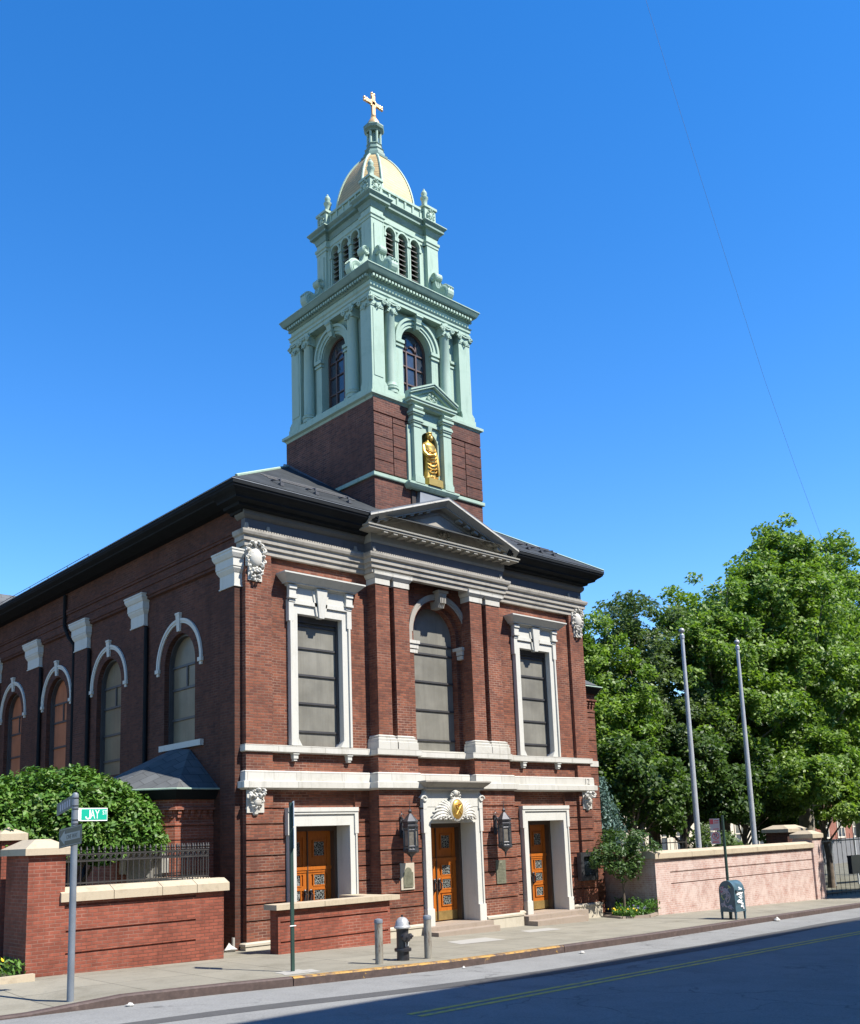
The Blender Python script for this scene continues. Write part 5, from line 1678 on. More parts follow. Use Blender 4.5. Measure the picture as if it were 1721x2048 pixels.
lw = thing('garden_wall', 'low red brick wall with sandstone coping under the black iron fence', 'wall', (-2.9, -.8, gz(-2.9)))
m = MB(); grooved_wall(m, -4.55, -1.2, -1.05, -.57, 2.40, [2.33, 1.86, 1.46], -4.5, -1.84)
m.box(-1.62, -1.2, -.57, 1.75, .6, 2.40)
m.build('brickwork', M['brick_yard'], lw)
m = MB(); coping(m, -4.55, -1.2, -1.05, -.57, 2.40, 2.56, 2.66, joints=(-3.62, -2.62, -1.86)); coping(m, -1.66, -1.2, -.46, 1.66, 2.40, 2.56, 2.66, e=.085)
m.build('coping', M['cap'], lw)

cp = thing('gate_pier', 'sunlit brick corner pier with sandstone cap at the street corner', 'pier', (-4.9, -.5, gz(-4.9)))
m = MB(); m.box(-5.23, -4.55, -1.09, .02, .7, 3.27); m.build('shaft', M['brick_yard'], cp)
m = MB(); pier_cap(m, -5.23, -4.55, -1.09, .02, 3.27, 3.39, 3.56, .09); m.build('cap', M['cap'], cp)
cp = thing('gate_pier', 'taller brick pier with sandstone cap behind the corner pier', 'pier', (-4.95, .8, gz(-4.9)))
m = MB(); m.box(-5.16, -4.76, .5, 1.2, .7, 3.57); m.build('shaft', M['brick_yard'], cp)
m = MB(); pier_cap(m, -5.16, -4.76, .5, 1.2, 3.57, 3.70, 3.84, .07); m.build('cap', M['cap'], cp)

def picket_fence(label, x, runs, z0, ztop, rails, ring_z, step, name='iron_fence', spear=True, group=None):
    """runs: list of ((x0,y0),(x1,y1)); every picket is a part of its own"""
    f = thing(name, label, 'fence', (runs[0][0][0], runs[0][0][1], z0), group)
    rm = MB()
    first = None
    for (a, b) in runs:
        A, B = Vector(a), Vector(b); L = (B - A).length; d = (B - A) / L
        nv = Vector((d.y, -d.x)) * .012
        for z, h in rails:
            c = [A - nv, B - nv, B + nv, A + nv]
            rm.hexa([(p.x, p.y, z) for p in c], [(p.x, p.y, z + h) for p in c])
        n = int(L / step)
        if ring_z:
            for k in range(n):
                p = A + d * (k + .5) * L / n
                r = .5 * (ring_z[1] - ring_z[0]); zc = (ring_z[0] + ring_z[1]) / 2
                rm.tube([(p.x + d.x * r * math.cos(t), p.y + d.y * r * math.cos(t), zc + r * math.sin(t)) for t in [2 * PI * j / 10 for j in range(11)]], .008, 4)
        for k in range(n + 1):
            p = A + d * k * L / n
            if first is None:
                m = MB(); m.tube([(p.x, p.y, z0), (p.x, p.y, ztop - .1 if spear else ztop)], .011, 5)
                if spear:
                    m.lathe(p.x, p.y, [(.012, ztop - .13), (.028, ztop - .115), (.012, ztop - .10), (.026, ztop - .065), (.004, ztop)], 6)
                first = m.build('picket', M['iron'], f); P0 = p
            else:
                c = part_copy(first); c.location = (first.location.x + p.x - P0.x, first.location.y + p.y - P0.y, first.location.z)
    rm.build('rails', M['iron'], f)
    return f
picket_fence('black wrought iron fence with spear tips on the low brick wall', 0, [((-4.5, -.80), (-1.42, -.80)), ((-1.42, -.72), (-1.42, 1.62))], 2.6, 3.40, [(2.70, .03), (3.11, .03), (3.235, .03)], (3.14, 3.235), .116)

sw_ = thing('stoop_wall', 'low brick wall with stone coping in front of the nearest church door', 'wall', (1.5, -1.2, gz(1.5)))
m = MB(); grooved_wall(m, -.06, 3.04, -1.34, -1.04, 1.92, [1.66, 1.24], .0, 2.98)
m.box(2.74, 3.04, -1.04, .1, .6, 1.92)
m.build('brickwork', M['brick_yard'], sw_)
m = MB()
for a, b in ((-.16, 1.1), (1.11, 3.28)): m.box(a, b, -1.44, -.94, 1.92, 2.03)
m.box(2.66, 3.14, -.935, .1, 1.92, 2.03); m.build('coping', M['cap'], sw_)

pw = thing('park_wall', 'pale washed pink brick wall with sandstone coping beside the flagpoles', 'wall', (19, -.8, gz(19)))
m = MB(); grooved_wall(m, 14.2, 24.62, -1.05, -.6, 2.40, [2.34, 1.95, 1.59], 15.0, 24.6, base=.4)
m.box(14.2, 14.65, -.6, 1.3, .3, 2.40)
m.build('brickwork', M['brick_pink'], pw)
m = MB(); coping(m, 14.2, 24.62, -1.05, -.6, 2.40, 2.56, 2.64, joints=(16.2, 18.3, 20.4, 22.5)); coping(m, 14.2, 14.65, -.5, 1.3, 2.40, 2.56, 2.64, e=.085); m.build('coping', M['cap'], pw)
ep = thing('gate_pier', 'slim pink brick end pier where the park wall meets the iron gate', 'pier', (25.0, -.8, gz(25)))
m = MB(); m.box(24.63, 25.38, -1.12, -.3, .0, 2.76); m.build('shaft', M['brick_pink'], ep)
m = MB(); pier_cap(m, 24.63, 25.38, -1.12, -.3, 2.76, 2.92, 3.06, .07); m.build('cap', M['cap'], ep)
ep = thing('gate_pier', 'darker capped pier standing in the shade behind the pink end pier', 'pier', (25.2, .8, gz(25)))
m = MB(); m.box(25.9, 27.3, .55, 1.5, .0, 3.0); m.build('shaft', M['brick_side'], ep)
m = MB(); pier_cap(m, 25.9, 27.3, .55, 1.5, 3.0, 3.14, 3.30, .12); m.build('cap', M['cap'], ep)
picket_fence('tall plain black iron fence along the shaded park edge', 0, [((26.3, -.3), (42, -.3))], .1, 2.85, [(.45, .05), (2.55, .05)], None, .42, spear=False)
picket_fence('short iron railing behind the pink wall under the trees', 0, [((15.2, 4.5), (27, 4.5))], .55, 2.9, [(2.72, .04), (1.0, .04)], None, .3, spear=False)
bx = thing('notice_box', 'small black box hung on the iron gate railing', 'box', (29.6, -.36, 1.0))
m = MB(); m.box(29.2, 30.1, -.5, -.34, 1.15, 1.85); m.box(29.15, 30.15, -.53, -.33, 1.85, 1.92); m.build('case', M['blackpaint'], bx)
hb = thing('barrier_panel', 'low pale panel behind the iron fence at the right edge', 'panel', (33, 1.5, .3))
m = MB(); m.box(33.0, 44, 3.4, 3.5, 1.3, 2.5); m.build('sheet', M['whitepanel'], hb)
m = MB()
for k in range(5): m.box(33.0 + 2.6 * k, 33.1 + 2.6 * k, 3.34, 3.4, .1, 2.56)
m.build('posts', M['steel'], hb)
# ------------------------------------------------------------------ things on and by the church front
def plaque_arched(x, z):
    t = thing('wall_plaque', 'bronze plaque with arched top in a pale stone surround left of the main door', 'plaque', (x, -.3, z))
    m = MB(front(-.3)); m.box3(x - .235, x + .215, z, z + .66, -.03, .03); m.build('stone_surround', M['plinth'], t)
    m = MB(front(-.33)); pts = [(x + .11 * math.cos(PI * k / 12), z + .44 + .11 * math.sin(PI * k / 12)) for k in range(13)]
    m.prism([(x + .155, z + .06), (x + .155, z + .42), (x + .11, z + .44)] + pts[1:-1] + [(x - .11, z + .44), (x - .155, z + .42), (x - .155, z + .06)], -.01, .02)
    p = m.build('bronze_plate', M['bronze'], t)
    m = MB(front(-.35))
    for k in range(9): m.box3(x - .11 + .01 * (k % 3), x + .11 - .012 * (k % 2), z + .12 + .034 * k, z + .126 + .034 * k, -.003, .003)
    m.build('raised_lines', M['bronze'], p)
plaque_arched(4.52, 2.05)
t = thing('wall_plaque', 'plain rectangular bronze plaque under the lantern right of the main door', 'plaque', (7.94, -.3, 2.0))
m = MB(front(-.3)); m.box3(7.76, 8.13, 2.0, 2.64, -.02, .03); p = m.build('bronze_plate', M['bronze'], t)
m = MB(front(-.33))
for k in range(12): m.box3(7.81 + .012 * (k % 3), 8.08 - .02 * (k % 2), 2.06 + .04 * k, 2.068 + .04 * k, -.003, .004)
m.ellipsoid((7.945, 2.56, 0), (.05, .04, .012), 10, 5)
m.build('raised_lines', M['bronze'], p)

t = thing('notice_board', 'dark bronze framed glass notice board on the brick right of the last door', 'notice board', (12.05, 0, 1.85))
m = MB(front(0))
for a in ((11.68, 11.82, 1.86, 2.70), (12.34, 12.48, 1.86, 2.70), (11.82, 12.34, 1.86, 1.98), (11.82, 12.34, 2.58, 2.70)): m.box3(a[0], a[1], a[2], a[3], -.02, .14)
for a in ((11.82, 11.86, 1.98, 2.58), (12.30, 12.34, 1.98, 2.58), (11.86, 12.30, 1.98, 2.02), (11.86, 12.30, 2.54, 2.58)): m.box3(a[0], a[1], a[2], a[3], -.02, .08)
m.build('frame', M['lanternmetal'], t)
m = MB(front(0)); m.box3(11.86, 12.30, 2.02, 2.54, -.02, .03); m.build('glass', M['glassdark'], t)

def lantern(x, label):
    yw, yc = -.3, -.66
    t = thing('wall_lantern', label, 'lantern', (x, yw, 3.6), 'lanterns beside the main church door')
    def hexr(r, z): return [(x + r * math.cos(PI / 6 + k * PI / 3), yc + r * math.sin(PI / 6 + k * PI / 3), z) for k in range(6)]
    m = MB(); m.rings([hexr(r, z) for r, z in ((.20, 3.60), (.205, 3.64), (.18, 3.66), (.185, 3.70), (.205, 3.72), (.205, 3.75), (.11, 3.86), (.05, 3.93), (.03, 3.95), (.05, 3.98), (.05, 4.01), (.02, 4.04), (.012, 4.06), (.004, 4.27))])
    m.build('roof', M['lanternmetal'], t)
    m = MB(); m.rings([hexr(r, z) for r, z in ((.165, 3.04), (.165, 3.61))]); m.build('glass', M['lanternglass'], t)
    m = MB()
    for k in range(6):
        a = PI / 6 + k * PI / 3; b = a + PI / 3
        p = (x + .175 * math.cos(a), yc + .175 * math.sin(a)); q = (x + .175 * math.cos(b), yc + .175 * math.sin(b))
        m.tube([(p[0], p[1], 3.02), (p[0], p[1], 3.62)], .02, 5)
        for z in (3.05, 3.13, 3.53, 3.60): m.tube([(p[0], p[1], z), (q[0], q[1], z)], .013, 5)
        mid = ((p[0] + q[0]) / 2, (p[1] + q[1]) / 2)
        m.tube([(mid[0], mid[1], 3.05), (mid[0], mid[1], 3.13)], .012, 5); m.tube([(mid[0], mid[1], 3.53), (mid[0], mid[1], 3.60)], .012, 5)
    m.build('cage', M['lanternmetal'], t)
    m = MB(); m.rings([hexr(r, z) for r, z in ((.02, 2.82), (.03, 2.86), (.10, 2.93), (.12, 2.95), (.19, 2.98), (.205, 3.0), (.205, 3.04), (.15, 3.05))])
    m.lathe(x, yc, [(.004, 2.72), (.022, 2.79), (.03, 2.82), (.01, 2.84)], 8)
    m.build('base', M['lanternmetal'], t)
    m = MB(); m.box(x - .05, x + .05, yw - .04, yw + .01, 3.35, 3.85)
    m.tube([(x, yw, 3.72), (x, yw - .12, 3.80), (x, yc + .2, 3.66)], .025, 6); m.tube([(x, yw, 3.42), (x, yw - .1, 3.5), (x, yc + .18, 3.62)], .018, 6)
    m.tube([(x - .02, yw - .04, 3.85), (x - .02, yw - .05, 4.02)], .01, 5)
    m.tube([(x + .05 * math.cos(a) - .0, yw - .06, 3.9 + .05 * math.sin(a)) for a in [k * .6 for k in range(9)]], .01, 5)
    m.build('bracket', M['lanternmetal'], t)
lantern(4.36, 'hexagonal iron lantern above the arched plaque, left of the main door')
lantern(7.80, 'hexagonal iron lantern above the plain rectangular bronze plaque')

# ------------------------------------------------------------------ street furniture
def bollard(x, y, label):
    z = gz(x)
    t = thing('bollard', label, 'bollard', (x, y, z), 'steel pipe bollards guarding the hydrant')
    m = MB(); m.lathe(x, y, [(.077, z - .1), (.077, z + .78)], 18); m.build('pipe', M['bollard'], t, smooth=40)
    m = MB(); m.lathe(x, y, [(.082, z + .755), (.084, z + .80), (.075, z + .825), (.03, z + .84), (.001, z + .842)], 18); m.build('cap', M['greypost'], t, smooth=30)
m_, _nt, _b = new_mat('rusty_pipe'); M['bollard'] = m_
_p = geo_pos(_nt); _mp = N(_nt, 'ShaderNodeMapping'); _mp.inputs['Scale'].default_value = (6, 6, 1.6); _nt.links.new(_p, _mp.inputs['Vector'])
_n = noise(_nt, _mp.outputs[0], 2.2, 7, .75)
_nt.links.new(ramp(_nt, _n, [(.36, (.10, .06, .04)), (.48, (.22, .205, .17)), (.7, (.29, .275, .235))]), _b.inputs['Base Color']); _b.inputs['Roughness'].default_value = .6; _b.inputs['Metallic'].default_value = .15
bollard(.14, -4.46, 'worn grey steel bollard left of the black fire hydrant')
bollard(1.36, -4.50, 'worn grey steel bollard right of the black fire hydrant')

hx, hy = .84, -4.34
hz = gz(hx)
t = thing('fire_hydrant', 'black fire hydrant with silver dome and white number 17', 'hydrant', (hx, hy, hz))
m = MB(); m.lathe(hx, hy, [(.125, hz - .05), (.12, hz + .16), (.12, hz + .17), (.165, hz + .175), (.17, hz + .21), (.165, hz + .23), (.125, hz + .235), (.122, hz + .3), (.118, hz + .52), (.125, hz + .60), (.13, hz + .62)], 24)
m.build('barrel', M['blackpaint'], t, smooth=35)
m = MB(); m.lathe(hx, hy, [(.13, hz + .60), (.165, hz + .615), (.165, hz + .64), (.15, hz + .655), (.145, hz + .67), (.13, hz + .73), (.10, hz + .785), (.06, hz + .815), (.03, hz + .825)], 24); m.build('bonnet', M['silver'], t, smooth=40)
m = MB(); m.lathe(hx, hy, [(.03, hz + .82), (.022, hz + .83), (.022, hz + .865), (.004, hz + .87)], 6); m.box(hx + .06, hx + .10, hy - .13, hy - .09, hz + .68, hz + .72); m.build('operating_nut', M['blackpaint'], t)
def nozzle(dirx, diry, r, L, name):
    m = MB()
    def at(s, q): return None
    d = Vector((dirx, diry, 0)).normalized(); a = Vector((-d.y, d.x, 0)); u = Vector((0, 0, 1)); o = Vector((hx, hy, hz + .44))
    rg = []
    for s, q in ((.04, r * 1.15), (.10, r * 1.1), (.12, r), (L - .035, r), (L - .03, r * 1.18), (L, r * 1.12), (L + .012, r * .6), (L + .014, .02), (L + .05, .018), (L + .051, .002)):
        rg.append([tuple(o + d * s + (a * math.cos(2 * PI * k / 16) + u * math.sin(2 * PI * k / 16)) * q) for k in range(16)])
    m.rings(rg); m.build(name, M['blackpaint'], t, smooth=40)
nozzle(-.25, -1, .078, .19, 'pumper_nozzle'); nozzle(1, -.12, .05, .20, 'hose_nozzle')
def around(u, v, w_):                                            # lettering wrapped round the barrel
    a = -PI / 2 + .12 + u / .122
    return (hx + (.1205 + w_) * math.cos(a), hy + (.1205 + w_) * math.sin(a), hz + .27 + v)
lettering('17', .155, around, M['signwhite'], 'number', t, depth=.006)

# street name post
px, py = -5.68, -4.17
pz = gz(px)
t = thing('street_sign_post', 'grey round post carrying street name plates and a one way plate', 'post', (px, py, pz))
m = MB(); m.lathe(px, py, [(.052, pz - .1), (.050, pz + 3.02), (.05, pz + 3.06), (.035, pz + 3.09), (.004, pz + 3.1)], 16); m.build('pole', M['greypost'], t, smooth=40)
m = MB()
for z in (4.14, 4.02, 3.97, 3.80, 3.74, 3.55): m.lathe(px, py, [(.052, z - .008), (.056, z - .006), (.056, z + .006), (.052, z + .008)], 14)
m.build('clamps', M['blackpaint'], t)
JX0, JX1, JZ0, JZ1 = px + .055, -5.155, 3.782, 3.985
s = thing('street_name_sign', 'green sign with white border reading JAY ST on the grey post', 'sign', (px + .05, py, JZ0))
m = MB(); m.box(JX0, JX1, py - .006, py + .006, JZ0, JZ1); m.build('plate', M['signwhite'], s)
m = MB(); m.box(JX0 + .045, JX1 - .008, py - .009, py - .0065, JZ0 + .017, JZ1 - .017); m.build('panel', M['signgreen'], s)
def jt(u, v, w_): return (JX0 + .262 + u * .60, py - .0105 - w_, JZ0 + .036 + v)
m = MB(lambda u, v, w_: (JX0 + .105 + u, py - .0105 - w_, JZ0 + .034 + v))
hookJ = [(.045 + .034 * math.cos(PI * k / 8), .036 + .036 * math.sin(PI * k / 8)) for k in range(0, -9, -1)]
for a, b in zip([(.079, .138)] + hookJ, hookJ): 
    d_ = Vector((b[0] - a[0], b[1] - a[1])); n_ = Vector((-d_.y, d_.x)).normalized() * .0115 if d_.length > 1e-6 else Vector((0, 0))
    if d_.length > 1e-6: m.prism([(a[0] - n_.x, a[1] - n_.y), (b[0] - n_.x, b[1] - n_.y), (b[0] + n_.x, b[1] + n_.y), (a[0] + n_.x, a[1] + n_.y)], 0, .002)
m.build('lettering', M['signwhite'], s)
lettering('AY', .198, jt, M['signwhite'], 'lettering', s, depth=.002)
def jt2(u, v, w_): return (JX0 + .425 + u * .8, py - .0105 - w_, JZ0 + .098 + v)
lettering('ST', .095, jt2, M['signwhite'], 'lettering', s, depth=.002)
m = MB(); m.box(JX0 - .03, JX0 + .038, py - .012, py + .012, JZ0 + .005, JZ1 - .005); m.build('bracket', M['signwhite'], s)
sd = Vector((math.sin(R(-1)), math.cos(R(-1)), 0)); sn = Vector((-sd.y, sd.x, 0))      # along the cross street; face towards -x
def plate_tf(o, tilt=0): return lambda u, v, w_: tuple(Vector((px, py, 0)) + sd * u + Vector((0, 0, v - tilt * u)) + sn * (w_ + o))
s = thing('street_name_sign', 'dark shaded street name plate seen nearly edge on at the post top', 'sign', (px, py, 3.98))
m = MB(plate_tf(0, .2)); m.box3(.05, .68, 4.02, 4.215, -.005, .005); m.build('plate', M['signback'], s)
m = MB(plate_tf(0, .2))
for k in range(5): m.box3(.17 + .085 * k, .215 + .085 * k, 4.06, 4.17, .005, .0075)
m.build('worn_lettering', M['taggrey'], s)
s = thing('one_way_sign', 'black one way sign with white arrow below the JAY ST sign', 'sign', (px, py, 3.4))
tfw = plate_tf(.062, .075)
m = MB(tfw); m.box3(-.41, .41, 3.40, 3.70, -.004, .004); m.build('plate', M['signblack'], s)
m = MB(tfw)
for a in ((-.40, .40, 3.415, 3.423), (-.40, .40, 3.677, 3.685), (-.40, -.392, 3.423, 3.677), (.392, .40, 3.423, 3.677)): m.box3(a[0], a[1], a[2], a[3], .004, .006)
m.build('border', M['shadewhite'], s)
m = MB(tfw); m.prism([(.375, 3.55), (.2, 3.66), (.2, 3.605), (-.36, 3.605), (-.36, 3.495), (.2, 3.495), (.2, 3.44)], .004, .007); m.build('arrow', M['shadewhite'], s)
lettering('ONE WAY', .10, (lambda u, v, w_: tfw(-u * .85 - .07, 3.515 + v, .008 + w_)), M['signblack'], 'lettering', s, depth=.002)

# regulation sign on a thin green post, seen edge on
px2, py2 = -1.64, -4.18
pz2 = gz(px2)
t = thing('sign_post', 'thin dark green post near the curb with a parking plate seen edge on', 'post', (px2, py2, pz2))
m = MB(); m.box(px2 - .032, px2 + .032, py2 - .02, py2 + .02, pz2 - .1, pz2 + 3.02); m.build('pole', M['postgreen'], t)
m = MB(); m.box(px2 - .3, px2 + .22, py2 - .2, py2 + .14, pz2 + .002, pz2 + .012); m.build('footing', M['concrete'], t)
m = MB(); m.box(px2 - .07, px2 + .06, py2 - .035, py2 - .02, pz2 + .80, pz2 + .815); m.build('tag', M['signwhite'], t)
s = thing('parking_sign', 'white parking plates turned edge on at the top of the thin green post', 'sign', (px2, py2, 3.3))
pd_ = Vector((math.sin(R(29)), math.cos(R(29)), 0)); pn_ = Vector((pd_.y, -pd_.x, 0))
tfp = lambda u, v, w_: tuple(Vector((px2, py2, 0)) + pd_ * u + Vector((0, 0, v)) + pn_ * (w_ + .04))
m = MB(tfp); m.box3(-.16, .16, 3.62, 4.08, -.003, .003); m.box3(-.16, .16, 3.22, 3.60, -.003, .003); m.build('plate', M['signwhite'], s)
m = MB(tfp)
for z in (3.97, 3.80, 3.66, 3.48, 3.32): m.box3(-.13, .12, z, z + .06, .003, .005)
m.build('red_print', M['signred'], s)

px3, py3 = 13.88, -3.76
pz3 = gz(px3)
t = thing('sign_post', 'thin dark green post beside the blue mailbox with two square plates', 'post', (px3, py3, pz3))
m = MB(); m.box(px3 - .03, px3 + .03, py3 - .03, py3 + .03, pz3 - .1, 3.66); m.build('pole', M['postgreen'], t)
tf3 = lambda u, v, w_: (px3 - .05 + u * .26 - w_ * .97, py3 + .24 - u * .97 - w_ * .26, v)
s = thing('parking_sign', 'white sign with red print at the top of the post by the mailbox', 'sign', (px3 - .2, py3, 3.2))
m = MB(tf3); m.box3(-.15, .14, 3.22, 3.57, -.004, .004); m.build('plate', M['signpale'], s)
m = MB(tf3); m.box3(-.14, -.04, 3.41, 3.55, .004, .006); m.box3(-.02, .12, 3.49, 3.52, .004, .006); m.box3(-.02, .11, 3.43, 3.455, .004, .006); m.box3(-.05, .11, 3.255, 3.275, .004, .006); m.build('red_print', M['signred'], s)
s = thing('parking_sign', 'white no parking sign with crossed P below the upper plate by the mailbox', 'sign', (px3 - .2, py3, 2.7))
m = MB(tf3); m.box3(-.15, .14, 2.83, 3.18, -.004, .004); m.build('plate', M['signpale'], s)
lettering('P', .19, (lambda u, v, w_: tf3(u - .0, 2.995 + v, .006 + w_)), M['signblack'], 'lettering', s, depth=.002)
m = MB(tf3); m.arch_ring(0, 3.06, .085, .105, .005, .008, 0, 2 * PI, 24); m.hexa([(-.07, 3.115, .006), (-.055, 3.13, .006), (.07, 3.005, .006), (.055, 2.99, .006)], [(-.07, 3.115, .009), (-.055, 3.13, .009), (.07, 3.005, .009), (.055, 2.99, .009)]); m.box3(-.11, .10, 2.86, 2.88, .004, .006); m.box3(-.09, .09, 2.90, 2.92, .004, .006)
m.build('red_print', M['signred'], s)

# mailbox
bx0, bx1, by0, by1 = 13.62, 14.17, -4.10, -3.60
bz = gz(13.9)
t = thing('mailbox', 'blue domed mailbox on four legs covered in graffiti', 'mailbox', (13.9, -3.85, bz))
m = MB()
prof = [(bx0, bz + .22), (bx1, bz + .22), (bx1, bz + .82)] + [((bx0 + bx1) / 2 + (bx1 - bx0) / 2 * math.cos(PI * k / 14), bz + .82 + .28 * math.sin(PI * k / 14)) for k in range(1, 14)] + [(bx0, bz + .82)]
prof2 = prof
# vaulted body: the vault runs across, the flat ends face up and down the street
tfb = lambda u, v, w_: ((bx0 + bx1) / 2 + w_, (by0 + by1) / 2 + (u - (bx0 + bx1) / 2) * (by1 - by0) / (bx1 - bx0), v)
m.tf = tfb; m.prism(prof, -.275, .275)
m.build('body', M['navybox'], t, smooth=30)
m = MB()
for x in (bx0 + .03, bx1 - .03):
    for y in (by0 + .03, by1 - .03):
        m2 = MB(); m2.hexa([(x - .02, y - .02, bz - .02), (x + .02, y - .02, bz - .02), (x + .02, y + .02, bz - .02), (x - .02, y + .02, bz - .02)], [(x - .03, y - .03, bz + .24), (x + .03, y - .03, bz + .24), (x + .03, y + .03, bz + .24), (x - .03, y + .03, bz + .24)])
        m2.build('leg', M['navybox'], t)
m = MB(); m.box(bx0 - .012, bx0 + .02, by0 + .0, by1, bz + .22, bz + .25); m.box(bx1 - .02, bx1 + .012, by0, by1, bz + .22, bz + .25); m.box(bx0, bx1, by0 - .012, by0 + .01, bz + .22, bz + .26); m.box(bx0 + .05, bx1 - .05, by0 - .05, by0 + .02, bz + .80, bz + .84)
m.build('trim', M['navybox'], t)
rr = random.Random(9)
def squiggle(mb, tf, u0, v0, su, sv, n, r):
    pts = []
    for k in range(n): pts.append((u0 + su * rr.uniform(-.5, .5), v0 + sv * rr.uniform(-.5, .5)))
    fine = []
    for k in range(n - 1):
        a, b = Vector(pts[k]), Vector(pts[k + 1]); c = Vector(pts[k - 1]) if k else a; d = Vector(pts[k + 2]) if k < n - 2 else b
        for j in range(5):
            q = j / 5
            fine.append(.5 * ((2 * a) + (b - c) * q + (2 * c - 5 * a + 4 * b - d) * q * q + (3 * a - c - 3 * b + d) * q ** 3))
    mb.tf = tf; mb.tube([(p.x, p.y, .002) for p in fine], r, 4); mb.tf = None
tfL = lambda u, v, w_: (bx0 - w_ - .001, (by0 + by1) / 2 - u, bz + v)
tfF = lambda u, v, w_: ((bx0 + bx1) / 2 + u, by0 - w_ - .002, bz + v)
m = MB()
for u, v, su, sv in ((-.05, .85, .28, .2), (.05, .6, .3, .25), (-.1, .45, .2, .2), (.1, .35, .2, .12), (.0, .75, .36, .3)): squiggle(m, tfL, u, v, su, sv, 9, .015)
m.build('graffiti', M['taggrey'], t)
m = MB()
for u, v, su, sv in ((-.12, .62, .12, .2), (.1, .92, .12, .1)): squiggle(m, tfL, u, v, su, sv, 6, .012)
m.build('graffiti', M['taggreen'], t)
m = MB()
for u, v, su, sv in ((.0, .74, .30, .10), (.02, .64, .28, .12), (-.02, .53, .28, .12), (.04, .43, .26, .12), (.1, .34, .16, .14), (.05, .86, .2, .1)): squiggle(m, tfF, u, v, su, sv, 8, .024)
m.build('graffiti', M['tagwhite'], t)
m = MB()
for u, v, su, sv in ((-.16, .78, .06, .1), (-.12, .9, .08, .06)): squiggle(m, tfL, u, v, su, sv, 5, .012)
m.build('graffiti', M['tagpink'], t)

# flagpoles standing behind the park wall
def flagpole(x, y, ztop, label):
    z = gz(x)
    t = thing('flagpole', label, 'flagpole', (x, y, z), 'bare flagpoles behind the park wall')
    m = MB(); m.tube([(x, y, z - .1), (x, y, (z + ztop) / 2), (x, y, ztop - .42)], [.115, .10, .065], 16); m.build('pole', M['steel'], t, smooth=40)
    m = MB(); m.lathe(x, y, [(.085, ztop - .44), (.09, ztop - .40), (.09, ztop - .30), (.05, ztop - .26), (.03, ztop - .2)], 12); m.build('truck', M['steel'], t, smooth=30)
    m = MB(); m.ellipsoid((x, y, ztop - .13), (.11, .11, .11), 14, 8); m.build('ball', M['silver'], t, smooth='all')
    m = MB(); m.tube([(x + .1, y - .02, z + 1.2), (x + .085, y - .02, ztop - .4)], .006, 4); m.build('halyard', M['tagwhite'], t)
flagpole(20.0, 1.0, 10.95, 'bare silver flagpole nearest the church, the taller in view')
flagpole(24.05, 1.0, 10.95, 'bare silver flagpole nearest the big tree')

# thin wire across the sky
WIRE = [(22.51, 2.00, 41.88), (24.24, 2.00, 38.15), (26.25, 2.00, 33.91), (28.27, 2.00, 29.79), (30.72, 2.00, 24.87)]
w_ = MB(); w_.tube(WIRE + [(33.0, 2.0, 21.0), (36.5, 2.0, 15.5)], .006, 4); tag(w_.build('overhead_wire', M['rail']), 'thin dark wire crossing the open sky at the upper right', 'wire')
# small litter along the gutter and by the pier
def scrap(name, x, y, z, s, label, mat=None):
    rr = random.Random(int(x * 100)); m = MB(); k = 7
    rg = []
    for j in range(4):
        rg.append([(x + s * (1 - abs(j - 1) * .35) * rr.uniform(.5, 1.1) * math.cos(2 * PI * i / k), y + s * (1 - abs(j - 1) * .35) * rr.uniform(.5, 1.1) * math.sin(2 * PI * i / k), z + s * .32 * j * rr.uniform(.6, 1.2)) for i in range(k)])
    m.rings(rg); o = m.build(name, mat or M['white_litter'], origin=(x, y, z)); tag(o, label, 'litter')
def rdz(x): return gz(x) + ROAD + .002
scrap('paper_scrap', 5.0, -5.42, rdz(5.0), .07, 'crumpled white paper in the gutter below the main door steps')
scrap('paper_scrap', 15.6, -4.25, rdz(15.6), .12, 'crumpled plastic bag in the gutter just right of the mailbox')
scrap('paper_scrap', -5.0, -4.75, rdz(-5.0), .07, 'flat white cup lid in the gutter near the street name post')
scrap('paper_scrap', 1.55, -5.3, rdz(1.55), .045, 'small pinkish scrap in the gutter below the hydrant')
scrap('crumpled_bag', -.36, .12, gz(-.3), .17, 'crumpled pale bag lying at the church corner by the garden wall end')
m = MB(); m.tube([(-.28, .1, gz(0)), (-.28, .1, gz(0) + .3)], .035, 8); tag(m.build('pipe_stub', M['concrete']), 'short pale pipe stub standing beside the crumpled bag at the church corner', 'pipe')
